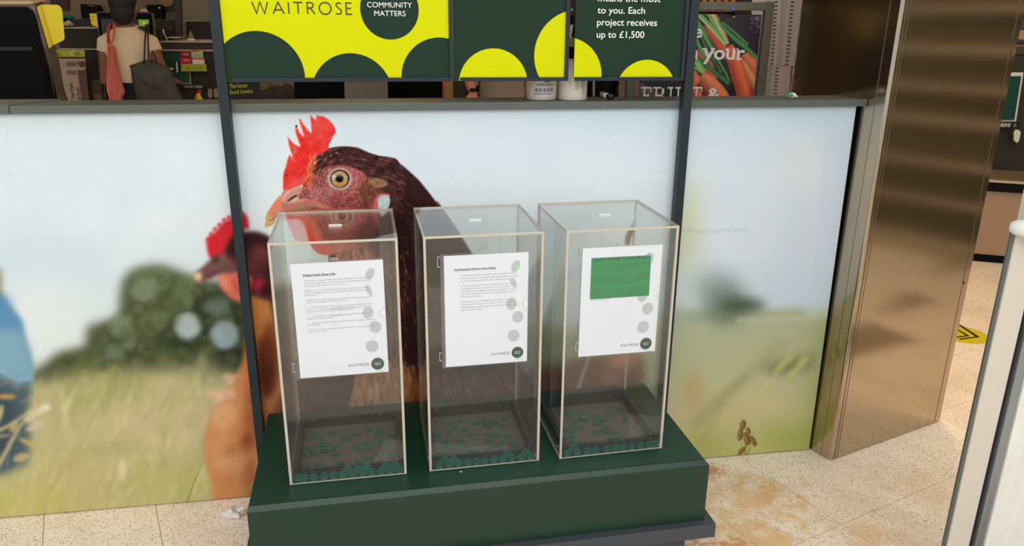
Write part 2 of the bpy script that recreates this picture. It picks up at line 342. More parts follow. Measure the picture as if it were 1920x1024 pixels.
    for i in range(560):
        x, y = R.uniform(-120, 420), R.uniform(712, 960); l = R.uniform(14, 60); v = R.uniform(-28, 30)
        d = R.uniform(-.2, .7)
        c.stroke([(x, y + l / 2), (x + l * d, y - l / 2)], R.uniform(3, 12), 2, (194 + v * 1.2, 182 + v * 1.2, 130 + v), .36, R.uniform(1.8, 5))
    for p in ([(185, 740), (205, 700), (225, 680)], [(140, 820), (175, 730), (190, 700)], [(350, 760), (372, 700), (380, 660)], [(300, 820), (330, 740)], [(250, 760), (285, 712)]):
        c.stroke(p, 14, 10, (176, 172, 110), .5, 6, 4)
    c.ell(229, 880, 9, 22, (226, 206, 162), .8, 4); c.stroke([(180, 985), (205, 930), (228, 880)], 3, 6, (206, 190, 140), .5, 3, 4)
    c.stroke([(140, 850), (240, 838), (300, 850)], 22, 10, (150, 152, 84), .35, 8, 4)
    # crouching figure in blue, far left
    T([(-150, 560), (-20, 555), (0, 545), (20, 575), (40, 600), (46, 622), (50, 640), (58, 665), (62, 690), (58, 718), (30, 722), (-10, 705), (-150, 700)], (104, 150, 180), 1, 4)
    T([(-150, 620), (0, 612), (44, 630), (60, 690), (40, 712), (-150, 690)], (136, 172, 186), .8, 8); c.stroke([(0, 695), (30, 714), (60, 708)], 6, 5, (172, 202, 212), .8, 3, 4)
    T([(-150, 560), (0, 550), (30, 590), (42, 614), (0, 618), (-150, 620)], (84, 140, 180), .6, 7)
    T([(-150, 700), (0, 706), (30, 722), (58, 722), (52, 780), (56, 830), (30, 880), (-150, 900)], (74, 92, 102), .95, 7)
    T([(-30, 740), (20, 745), (30, 820), (0, 870), (-40, 860)], (58, 70, 78), .7, 9); c.ell(-3, 530, 8, 30, (150, 140, 110), .9, 5)
    # seed heads in front of it
    for p, w in (([(-20, 900), (10, 850), (30, 812), (50, 782)], 7), ([(-40, 815), (0, 806), (30, 790), (62, 766)], 6), ([(-40, 822), (20, 816)], 5)):
        c.stroke(p, w + 3, w - 2, (196, 178, 132), .9, 2.2, 5)
    for x, y, rx, ry, an, col in ((78, 768, 14, 7, -40, (226, 210, 172)), (58, 780, 16, 8, -50, (214, 198, 158)), (70, 796, 14, 6, -20, (206, 192, 160)), (60, 803, 12, 5, -10, (200, 190, 168)), (12, 744, 18, 5, 0, (206, 160, 84)), (52, 830, 18, 5, 25, (196, 172, 100)), (40, 858, 16, 8, -15, (200, 178, 120)), (0, 776, 5, 18, 15, (216, 196, 140)), (26, 800, 8, 12, 30, (190, 170, 120)), (88, 764, 7, 6, 0, (230, 220, 190))):
        c.ell(x, y, rx, ry, col, .85, 2.6, an)
    for i in range(10):
        x = R.uniform(-10, 60); y = R.uniform(700, 930); c.stroke([(x, y), (x + R.uniform(-10, 40), y - R.uniform(10, 40))], 4, 1.5, (200, 182, 128), .4, 2.5)
    # ------------------------------------------------ second hen, out of focus
    T([(500, 560), (560, 600), (660, 640), (700, 760), (700, 1000), (430, 1000), (470, 700)], (74, 44, 34), 1, 10)
    T([(466, 560), (500, 555), (520, 640), (530, 700), (560, 760), (600, 1000), (404, 1000), (399, 920), (386, 871), (385, 818), (399, 772), (444, 702), (458, 664), (462, 600)], (206, 138, 86), 1, 4.5)
    hm = c.full([(466, 560), (500, 555), (520, 640), (530, 700), (560, 760), (600, 1000), (404, 1000), (399, 920), (386, 871), (385, 818), (399, 772), (444, 702), (458, 664), (462, 600)], 5, 5)
    for x, y, rx, ry, col, a in ((485, 600, 30, 50, (204, 130, 62), .8), (500, 690, 22, 60, (84, 40, 24), .95), (470, 690, 12, 50, (196, 104, 54), .7), (508, 640, 16, 40, (120, 56, 32), .8), (420, 780, 26, 30, (226, 172, 124), .8), (410, 840, 22, 40, (216, 158, 110), .6), (440, 880, 30, 50, (198, 136, 88), .6), (478, 780, 22, 60, (160, 84, 48), .7), (462, 830, 10, 20, (120, 58, 36), .6), (434, 846, 8, 8, (142, 76, 48), .6), (460, 826, 9, 8, (120, 62, 40), .6), (466, 784, 10, 9, (160, 88, 52), .6), (440, 802, 12, 6, (180, 104, 62), .5), (430, 870, 30, 16, (224, 172, 128), .5), (470, 900, 14, 40, (150, 86, 52), .6), (420, 930, 20, 20, (206, 140, 84), .6), (540, 850, 40, 120, (120, 64, 40), .8), (600, 700, 60, 60, (92, 58, 42), .5)):
        c.ell(x, y, rx, ry, col, a, 7, clip=hm if x < 530 else None)
    for i in range(120):
        x, y = R.uniform(390, 490), R.uniform(700, 940); v = R.uniform(-26, 22)
        c.ell(x, y, R.uniform(3, 7), R.uniform(3, 7), (206 + v, 142 + v * 1.2, 92 + v), .25, 3, clip=hm)
    for p in ([(440, 715), (425, 706), (420, 712)], [(420, 742), (395, 738), (388, 742)], [(440, 735), (412, 746), (404, 756)]):
        c.stroke(p, 22, 5, (228, 184, 150), .75, 3.5, 4)
    T([(387, 453), (394, 484), (420, 480), (440, 462), (455, 430), (466, 430), (464, 408), (452, 396), (440, 400), (432, 410), (424, 414), (415, 420), (408, 430), (400, 438), (392, 444)], (206, 40, 48), 1, 2.4)
    for x, y in ((394, 437), (401, 428), (409, 420), (418, 411), (427, 406), (437, 399), (388, 447)): c.ell(x + 1.8, y + 1.8, 3.6, 4.6, (207, 42, 50), .85, 2.1, 30)
    T([(418, 488), (424, 464), (437, 444), (459, 437), (477, 436), (504, 446), (530, 480), (530, 560), (500, 562), (470, 552), (440, 530), (420, 505)], (92, 46, 46), 1, 4)
    T([(425, 470), (440, 444), (480, 436), (512, 452), (516, 470), (480, 462), (450, 470), (436, 484)], (52, 24, 26), .9, 4)
    c.ell(486, 474, 16, 14, (150, 66, 68), .5, 6); c.ell(472, 470, 10, 8, (70, 42, 34), .7, 4); c.ell(505, 520, 14, 30, (60, 22, 28), .8, 7); c.ell(452, 500, 24, 12, (140, 80, 78), .6, 6)
    T([(412, 514), (412, 532), (420, 546), (434, 560), (452, 566), (466, 552), (472, 520), (440, 508)], (222, 110, 96), 1, 3.5); c.ell(441, 535, 3, 16, (206, 70, 40), .7, 2.5, -25); c.ell(420, 528, 6, 16, (230, 150, 112), .8, 4, -25)
    T([(407, 478), (380, 500), (366, 512), (364, 524), (374, 529), (392, 524), (414, 514), (440, 510), (430, 486)], (116, 78, 72), 1, 3.2)
    c.ell(371, 518, 8, 9, (226, 196, 156), .95, 3.5); c.ell(404, 487, 7, 6, (58, 38, 38), .8, 3); c.stroke([(382, 520), (410, 509), (426, 500)], 4, 3, (70, 40, 36), .6, 3)
    c.ell(486, 534, 12, 13, (196, 40, 58), .9, 4.5); c.ell(499, 545, 9, 12, (36, 18, 22), .9, 5)
    # sharp grass blades in front
    c.stroke([(350, 950), (362, 910), (383, 862)], 5, 1, (136, 158, 58), 1, .8, 5); c.stroke([(352, 948), (366, 905)], 1.2, 1, (210, 214, 130), .8, .6); c.stroke([(455, 935), (466, 918), (472, 904)], 5, 1, (150, 160, 70), 1, 1, 4)
    # ------------------------------------------------ third hen, out of focus, low at the right
    T([(960, 770), (990, 700), (1040, 690), (1080, 676), (1130, 664), (1180, 660), (1204, 672), (1206, 700), (1190, 730), (1150, 760), (1100, 790)], (132, 82, 60), .95, 8)
    c.ell(1168, 676, 26, 10, (214, 140, 96), .9, 7, -10); c.ell(1195, 712, 12, 26, (96, 56, 44), .7, 7); c.ell(1060, 712, 60, 24, (112, 68, 54), .7, 10); c.ell(1140, 712, 16, 8, (190, 140, 110), .5, 6)
    for p in ([(1080, 740), (1094, 700), (1106, 666), (1120, 620)], ): c.stroke(p, 7, 3, (206, 200, 170), .9, 1.5, 5)
    c.stroke([(1092, 716), (1100, 690), (1110, 660)], 2.5, 1.5, (120, 120, 70), .8, .8, 4)
    T([(1172, 458), (1174, 440), (1184, 422), (1190, 415), (1190, 432), (1184, 446), (1180, 460)], (120, 104, 84), .95, 1.4); c.stroke([(1188, 424), (1193, 404)], 2, .6, (150, 134, 110), .8, .8); c.stroke([(1176, 455), (1150, 540), (1122, 620)], 2, 3, (170, 166, 130), .7, 1.2, 4)
    # seed pods at lower right
    c.stroke([(1397, 862), (1398, 840), (1400, 820)], 2.2, 1.6, (112, 100, 58), 1, .5, 4); c.stroke([(1401, 852), (1407, 838)], 1.6, 1.3, (112, 100, 58), 1, .5)
    for x, y, rx, ry, an in ((1393, 797, 5.5, 9.5, 12), (1388, 815, 5, 12, 8), (1400, 823, 6, 13, -14), (1412, 827, 5, 11, -28), (1390, 846, 4, 10, 38), (1403, 808, 4, 7, -20)):
        c.ell(x, y, rx, ry, (122, 98, 52), 1, .7, an); c.ell(x - 1, y, rx * .45, ry * .75, (160, 134, 80), .9, 1, an); c.ell(x + rx * .6, y, rx * .2, ry * .8, (84, 66, 36), .8, .6, an)
        c.stroke([(x, y - ry), (x + (-.6 if an > 0 else 1.4) * 2, y - ry - 7)], 1, .5, (150, 130, 80), .8, .5)
    # ------------------------------------------------ the big hen: neck and breast
    neck = [(664, 278), (690, 287), (712, 293), (729, 297), (752, 309), (768, 322), (786, 339), (804, 361), (817, 378), (829, 392), (850, 420), (873, 457), (885, 480), (930, 560), (972, 680), (1004, 726), (1040, 800), (1040, 1000), (560, 1000), (648, 770), (664, 700), (655, 640), (636, 560), (616, 482), (640, 470), (700, 430), (690, 380), (660, 320)]
    T(neck, (50, 26, 26), 1, .9); nm = c.full(neck, 1.0, 5)
    c.ell(760, 440, 40, 90, (34, 14, 18), .8, 14, -20, clip=nm); c.ell(900, 640, 70, 90, (48, 28, 26), .6, 20, clip=nm)
    c.ell(690, 510, 50, 60, (120, 58, 40), .75, 12, clip=nm); c.ell(665, 475, 36, 22, (196, 112, 76), .75, 8, clip=nm); c.ell(720, 730, 60, 50, (188, 118, 74), .9, 12, clip=nm); c.ell(700, 650, 40, 70, (110, 58, 40), .7, 14, clip=nm)
    c.ell(770, 740, 22, 26, (150, 82, 46), .7, 7, clip=nm); c.ell(930, 740, 50, 40, (96, 60, 48), .6, 12, clip=nm)
    def flow(x, y):     # direction the feathers run
        if y < 430: return math.atan2(np.interp(x, [660, 760, 830], [.25, .75, 1.5]) + max(0, (y - 340) / 200), 1)
        return math.radians(np.interp(x, [600, 700, 800, 900, 1000], [95, 78, 72, 62, 55]))
    for i in range(3600):
        x, y = R.uniform(600, 1010), R.uniform(275, 780)
        l = R.uniform(12, 34); an = flow(x, y) + R.uniform(-.13, .13); dx, dy = math.cos(an) * l, math.sin(an) * l
        warm = (x < 760 and y > 470) or y > 700
        if warm: col = [(206, 124, 72), (120, 56, 36), (84, 36, 28), (164, 88, 54), (60, 26, 22)][R.randint(5)]
        else: col = [(78, 40, 34), (64, 28, 32), (96, 50, 40), (32, 14, 16), (26, 10, 14), (44, 20, 26)][R.randint(6)]
        c.stroke([(x, y), (x + dx * .5 + R.uniform(-1, 1), y + dy * .5), (x + dx, y + dy)], R.uniform(1.2, 3.4), .5, col, R.uniform(.3, .8), .5, clip=nm)
    c.ell(712, 735, 56, 50, (196, 134, 90), .75, 12, clip=nm)
    for i in range(46):     # glossy spots of light
        x, y = R.uniform(722, 790), R.uniform(470, 700); an = flow(x, y); c.stroke([(x, y), (x + math.cos(an) * 6, y + math.sin(an) * 6)], 1.6, .5, [(214, 150, 130), (220, 120, 60), (150, 50, 30)][R.randint(3)], .75, .5, clip=nm)
    for i in range(190):     # tan breast feathers
        x, y = R.uniform(655, 775), R.uniform(675, 775); an = math.radians(R.uniform(75, 105)); l = R.uniform(18, 40)
        c.stroke([(x, y), (x + math.cos(an) * l, y + math.sin(an) * l)], R.uniform(3, 9), 1, [(222, 166, 118), (196, 132, 86), (164, 100, 62), (128, 72, 46), (236, 190, 142)][R.randint(5)], .42, 1.2, clip=nm)
    # edge feathers that cross the outline on the right
    for i in range(60):
        t = R.uniform(0, 1); x = 828 + 60 * t; y = 388 + 92 * t
        c.stroke([(x - 10, y - 12), (x + 2, y + 4), (x + 7, y + 14)], 2.2, .4, (96, 62, 54), .5, .6)
    # head: dark crown
    O = lambda pts: off(pts, 3.414, 480, 200)
    head = O([(340, 345), (400, 300), (465, 270), (520, 258), (600, 257), (660, 270), (720, 295), (790, 318), (850, 325), (910, 350), (940, 480), (900, 640), (860, 760), (700, 800), (560, 770), (430, 700), (330, 600), (300, 500)])
    T(head, (64, 34, 32), 1, .8)
    # bare skin of the face
    face = O([(300, 520), (330, 470), (400, 420), (450, 385), (520, 372), (580, 378), (640, 400), (690, 420), (720, 450), (700, 500), (690, 560), (740, 600), (760, 660), (700, 760), (640, 800), (560, 830), (470, 860), (430, 840), (400, 790), (330, 700), (240, 690), (170, 660), (160, 590), (180, 540), (240, 510)])
    T(face, (150, 74, 70), 1, 1.2); fm = c.full(face, 1.2, 5)
    c.ell(*O([(640, 450)])[0], 16, 20, (206, 120, 118), .7, 6, -30, clip=fm); c.ell(*O([(600, 640)])[0], 44, 22, (132, 62, 58), .7, 9, -10, clip=fm); c.ell(*O([(400, 560)])[0], 26, 14, (178, 112, 106), .7, 7, clip=fm); c.ell(*O([(420, 440)])[0], 14, 20, (104, 52, 50), .7, 6, 30, clip=fm); c.ell(*O([(690, 620)])[0], 20, 20, (112, 46, 36), .7, 8, clip=fm)
    ex, ey = 636.5, 335.5
    for i in range(2300):     # wrinkles run round the eye
        an = R.uniform(0, 2 * math.pi); r = R.uniform(26, 82); x, y = ex + math.cos(an) * r, ey + math.sin(an) * r * .9
        if y < 318 and x < 660: continue
        t = an + math.pi / 2 + R.uniform(-.25, .25); l = R.uniform(3, 9)
        k = .5 + .5 * math.cos(an + 2.2)
        col = [(214, 136, 128), (226, 160, 150), (104, 40, 42), (78, 28, 32), (170, 80, 76), (200, 108, 100)][R.randint(6)]
        if y > 372 or x > 690: col = [q_ * .78 for q_ in col]
        c.stroke([(x - math.cos(t) * l / 2, y - math.sin(t) * l / 2), (x, y), (x + math.cos(t + .25) * l / 2, y + math.sin(t + .25) * l / 2)], R.uniform(.7, 1.5), .4, col, R.uniform(.35, .8), .35, clip=fm)
    for i in range(180):     # lit grain between the nostril and the eye
        x, y = R.normal(598, 13), R.normal(364, 9); an = math.radians(R.uniform(-50, 20)); l = R.uniform(2, 5)
        c.stroke([(x, y), (x + math.cos(an) * l, y + math.sin(an) * l)], 1.2, .5, [(226, 180, 164), (150, 76, 76), (206, 140, 130)][R.randint(3)], .5, .5, clip=fm)
    # crown feathers
    cm = c.full(O([(345, 350), (400, 300), (465, 270), (520, 258), (600, 257), (660, 270), (720, 295), (790, 318), (850, 325), (910, 350), (960, 470), (930, 600), (880, 560), (830, 480), (720, 455), (690, 420), (640, 392), (580, 372), (520, 366), (450, 380), (400, 420), (340, 470), (325, 500)]), .8, 5)
    c.img += ((np.array((54, 27, 27)) - c.img) * (cm * .9)[..., None])
    for i in range(1700):
        x, y = R.uniform(575, 770), R.uniform(272, 385)
        an = np.interp(x, [575, 600, 630, 680, 770], [-1.25, -.75, -.15, .3, .62]) + R.uniform(-.12, .12); l = R.uniform(9, 24)
        col = [(98, 58, 50), (36, 18, 20), (126, 76, 62), (30, 14, 18), (70, 38, 36), (150, 96, 78)][R.randint(6)]
        if x < 620 and R.rand() < .35: col = (170, 84, 60)
        c.stroke([(x, y), (x + math.cos(an) * l * .5, y + math.sin(an) * l * .5 - .6), (x + math.cos(an) * l, y + math.sin(an) * l)], R.uniform(.8, 2.0), .4, col, R.uniform(.3, .75), .4, clip=cm)
    for x, y, an in ((592, 306, -60), (588, 318, -70), (596, 322, -60), (600, 318, -70), (616, 315, -50), (633, 287, 5), (621, 292, -20), (610, 300, -50), (640, 300, 10), (618, 318, -55), (590, 330, -70), (596, 300, -55), (605, 290, -40), (584, 325, -75)):
        a = math.radians(an); c.stroke([(x - 3 * math.cos(a), y - 3 * math.sin(a)), (x + 3 * math.cos(a), y + 3 * math.sin(a))], 1.8, .6, (232, 190, 160), .8, .5)
    # ear tuft, ear lobe
    T(O([(680, 490), (720, 468), (765, 456), (810, 466), (845, 488), (820, 510), (800, 530), (820, 580), (760, 620), (700, 600), (660, 560)]), (112, 62, 44), .95, 1.2)
    T(O([(715, 478), (765, 456), (810, 466), (846, 490), (815, 512), (770, 520), (740, 500)]), (150, 112, 80), .95, .8)
    for i in range(260):
        x, y = R.uniform(672, 727), R.uniform(334, 380); c.stroke([(x, y), (x + R.uniform(-2, 3), y - R.uniform(3, 7))], 1.2, .5, [(176, 140, 104), (84, 44, 32), (132, 84, 58)][R.randint(3)], .5 if y < 350 else .3, .5)
    T(O([(750, 640), (760, 590), (790, 562), (840, 556), (858, 575), (800, 600), (782, 660), (765, 720), (740, 720)]), (198, 92, 98), 1, .9)
    lobe = O([(782, 590), (810, 570), (845, 568), (858, 600), (850, 640), (825, 690), (800, 700), (782, 650)]); T(lobe, (196, 210, 208), 1, .8); lm = c.full(lobe, .6, 5)
    for k in range(9):
        y = 366 + k * 4.4; c.stroke([(706, y + 4), (716, y + 1), (724, y - 2), (734, y - 3)], .9, .7, (132, 156, 158), .8, .45, 4, clip=lm)
    T(O([(745, 700), (770, 660), (785, 720), (790, 770), (770, 760), (755, 740)]), (196, 84, 92), .9, 1.2)
    # chin and wattles
    T(off([(130, 80), (430, 80), (720, 80), (830, 200), (760, 330), (640, 385), (560, 378), (480, 350), (430, 400), (370, 350), (325, 250), (290, 160), (190, 150)], 3.793, 490, 370), (172, 88, 78), .95, 1.3)
    T(off([(325, 190), (400, 190), (450, 260), (500, 330), (545, 370), (530, 395), (450, 412), (380, 380), (335, 300)], 3.793, 490, 370), (216, 84, 66), 1, 1)
    T(off([(430, 200), (560, 230), (690, 260), (680, 330), (640, 375), (570, 385), (500, 360), (450, 300)], 3.793, 490, 370), (190, 96, 80), 1, 1.2)
    chin = c.full(off([(150, 90), (430, 80), (720, 80), (830, 200), (760, 330), (640, 385), (560, 378), (480, 350), (450, 405), (370, 350), (325, 250), (290, 160), (190, 150)], 3.793, 490, 370), 1, 5)
    for i in range(520):
        x, y = R.uniform(560, 708), R.uniform(392, 474); an = math.radians(np.interp(y, [392, 430, 474], [10, 45, 70]) + R.uniform(-20, 20)); l = R.uniform(4, 11)
        c.stroke([(x, y), (x + math.cos(an) * l, y + math.sin(an) * l)], 1.3, .4, [(222, 140, 122), (140, 60, 54), (110, 44, 42), (196, 112, 96)][R.randint(4)], .4, .4, clip=chin)
    c.ell(690, 440, 26, 30, (84, 40, 36), .7, 10, clip=chin); c.ell(668, 404, 40, 12, (112, 50, 48), .55, 6, clip=chin)
    for i in range(60):
        x, y = R.uniform(626, 700), R.uniform(466, 486); c.stroke([(x, y), (x + R.uniform(-4, 4), y + R.uniform(8, 22))], 2, .5, [(238, 170, 120), (190, 90, 60), (110, 50, 40)][R.randint(3)], .6, .6)
    # beak
    B = lambda pts: off(pts, 7.315, 490, 320)
    T(B([(255, 350), (225, 380), (180, 430), (110, 530), (70, 610), (60, 700), (50, 765), (75, 772), (150, 742), (185, 700), (215, 620), (250, 560), (430, 545), (560, 500), (640, 480), (900, 520), (700, 400), (400, 380)]), (216, 138, 108), 1, .7)
    T(B([(110, 540), (75, 610), (66, 700), (52, 765), (75, 772), (150, 742), (180, 700), (150, 640), (110, 620)]), (208, 170, 106), .9, 1.5); c.stroke(B([(110, 690), (160, 660), (200, 630)]), 1.6, 1, (70, 50, 40), .8, .6)
    T(B([(190, 430), (260, 380), (300, 440), (260, 520), (190, 560), (130, 560)]), (230, 132, 98), .8, 1.6)
    T(B([(280, 440), (420, 450), (560, 430), (700, 440), (900, 490), (930, 520), (760, 500), (620, 500), (500, 540), (300, 545)]), (180, 112, 104), .9, 1.3)
    c.stroke(B([(440, 540), (560, 500), (660, 480), (800, 480), (920, 505)]), 3.2, 1.6, (150, 128, 84), .9, .8, 4); c.stroke(B([(430, 545), (600, 520), (700, 510), (860, 520)]), 5, 2, (140, 122, 70), .8, 1, 4); c.stroke(B([(690, 528), (760, 515), (860, 522)]), 3, 1, (150, 32, 50), .9, .7, 4)
    T(B([(560, 420), (700, 400), (860, 440), (960, 480), (990, 510), (900, 500), (760, 450), (620, 450)]), (190, 96, 92), .7, 1)
    T(off([(160, 590), (480, 590), (620, 640), (740, 700), (830, 830), (880, 1000), (700, 920), (560, 720), (460, 650), (300, 680)], 7.315, 490, 320), (190, 116, 96), .6, 2)
    # cere and nostril
    T(B([(270, 350), (310, 300), (360, 250), (440, 210), (520, 205), (560, 260), (520, 330), (500, 400), (440, 430), (330, 445), (290, 400)]), (206, 142, 128), 1, 1.1)
    c.stroke(B([(300, 400), (340, 320), (420, 260), (500, 230)]), 3.4, 2, (230, 190, 176), .8, 1.1, 4)
    T(B([(350, 425), (380, 390), (440, 350), (490, 332), (500, 350), (450, 375), (400, 410)]), (70, 34, 34), 1, .6); T(B([(400, 420), (450, 380), (505, 350), (505, 390), (460, 425)]), (206, 184, 170), .9, .7)
    for x, y in ((268, 372), (288, 396), (306, 412), (320, 430), (262, 345)): c.ell(490 + x / 7.315, 320 + y / 7.315, 1.1, .8, (236, 206, 190), .55, .6)
    # comb
    C = lambda pts: off(pts, 7.315, 490, 205)
    comb = C([(296, 1110), (298, 960), (302, 880), (338, 780), (360, 690), (382, 620), (408, 645), (436, 662), (418, 610), (400, 570), (378, 480), (358, 368), (384, 402), (430, 455), (484, 496), (538, 515), (512, 440), (480, 350), (464, 290), (474, 222), (496, 256), (524, 316), (590, 382), (556, 270), (528, 200), (514, 128), (540, 136), (576, 200), (630, 270), (692, 332), (684, 220), (668, 76), (700, 108), (744, 152), (752, 110), (766, 76), (800, 94), (846, 96), (920, 140), (976, 196), (1010, 250), (1024, 318), (985, 366), (950, 440), (922, 492), (930, 548), (860, 590), (790, 625), (720, 672), (680, 760), (655, 880), (620, 980), (570, 1030), (470, 1060), (400, 1100)])
    c.poly(comb, (226, 52, 48), 1, .6); km = c.full(comb, .5)
    rim = np.clip(blur(km, 2.4), 0, 1); e = (km * (1 - rim) * 1.6)
    e *= np.clip((612 - X) / 40, .25, 1); c.img += (np.array((232, 140, 104)) - c.img) * np.clip(e, 0, .75)[..., None]
    c.ell(600, 232, 22, 22, (226, 90, 80), .6, 8, clip=km); c.ell(580, 300, 26, 24, (236, 40, 36), .7, 8, clip=km); c.ell(604, 262, 24, 12, (228, 70, 64), .6, 7, clip=km); c.ell(545, 330, 12, 24, (222, 58, 46), .6, 7, clip=km)
    nz = c.noise(5, 3) * 16 + c.noise(11, 4) * 18; c.img += (nz * km)[..., None] * np.array([.7, 1, .9])
    c.ell(550, 282, 9, 8, (214, 110, 100), .6, 2, 0, clip=km); c.stroke(C([(400, 660), (440, 700), (490, 740)]), 4, 1, (230, 120, 104), .8, 1.2, 4, clip=km)
    c.poly(off([(300, 260), (340, 230), (440, 140), (560, 90), (600, 120), (560, 200), (440, 210), (330, 260)], 7.315, 490, 320), (232, 110, 110), .6, 2.5)
    for x, y, r in ((343, 900, 1.6), (345, 950, .9), (428, 552, 1.3), (480, 232, 2)): c.ell(490 + x / 7.315, 205 + y / 7.315, r, r * 1.3, (90, 20, 24), .9, .5)
    # orange flame feathers between comb and eye
    for i in range(150):
        t = R.rand(); x = np.interp(t, [0, 1], [586, 576]) + R.normal(0, 4.5); y = np.interp(t, [0, 1], [300, 352]) + R.normal(0, 4); l = R.uniform(6, 14)
        c.stroke([(x, y), (x + R.uniform(-1, 4), y - l)], 1.8, .5, [(240, 160, 96), (226, 84, 40), (150, 40, 28), (246, 196, 140), (206, 60, 36)][R.randint(5)], .65, .5)
    # eye
    for i in range(60):
        an = R.uniform(0, 2 * math.pi); c.stroke([(ex + math.cos(an) * 19, ey + math.sin(an) * 18), (ex + math.cos(an) * 27, ey + math.sin(an) * 25)], 1.6, .8, [(206, 170, 156), (120, 70, 66)][i % 2], .5, .6)
    c.ell(ex, ey + .5, 23.5, 21.5, (186, 156, 140), .9, 1.6); c.ell(ex, ey, 20, 18.6, (176, 140, 128), .9, .9)
    for i in range(44):
        an = i / 44 * 2 * math.pi; c.ell(ex + math.cos(an) * 21, ey + math.sin(an) * 19.6, 1.1, 1.1, (226, 206, 192), .6, .5)
    c.ell(ex + 1, ey - .5, 18, 16.8, (40, 28, 32), 1, .6); c.ell(ex + .5, ey + .3, 15.2, 15, (196, 142, 82), 1, .6)
    iris = np.zeros_like(km); r_ = c._mask([(ex - 15 + 15 + 15 * math.cos(a), ey + 15 * math.sin(a)) for a in np.linspace(0, 6.28, 30)], .5); iris[r_[0]] = r_[1]
    c.poly([(ex - 17, ey - 12), (ex + 17, ey - 12), (ex + 17, ey + 1), (ex - 17, ey + 1)], (178, 162, 142), .5, 1, clip=iris)
    c.ell(ex - 11, ey - 4, 5, 4.6, (222, 216, 206), .8, .9, clip=iris); c.ell(ex + 11, ey - 3, 4, 3.6, (196, 190, 180), .6, .9, clip=iris)
    for i in range(60):
        an = R.uniform(0, 6.28); c.stroke([(ex + math.cos(an) * 8, ey + math.sin(an) * 8), (ex + math.cos(an) * 14, ey + math.sin(an) * 14)], 1, .6, [(220, 168, 92), (150, 96, 50)][i % 2], .3, .5, clip=iris)
    c.ell(ex, ey, 7.3, 7, (20, 20, 24), 1, .6); c.ell(ex - 1, ey - 4, 5, 2, (96, 104, 112), .6, .8)
    # overall print texture
    c.img += (c.noise(2.2, 9) * 3.0)[..., None]
    # the joint between the two mural sheets and the paler strip near the right end
    c.stroke([(12, 210), (16, 340)], 1.4, 1, (196, 206, 210), .6, .5)
    c.poly([(1552, 190), (1640, 190), (1600, 560), (1520, 560)], (196, 214, 232), .28, 1)
    for dy in (0, 4): c.stroke([(1272, 428 + dy), (1292, 430 + dy), (1320, 434 + dy), (1345, 433 + dy), (1370, 430 + dy), (1400, 431)], 1.1, .5, (150, 160, 150), .6, .5, 5)
    hm2 = c.full(head, 1, 5) * (1 - km); c.img += ((c.noise(3, 21) * 26 + c.noise(8, 22) * 22) * hm2)[..., None] * np.array([1, .8, .8])
    c.img = np.clip(c.img, 6, 246)
    return c

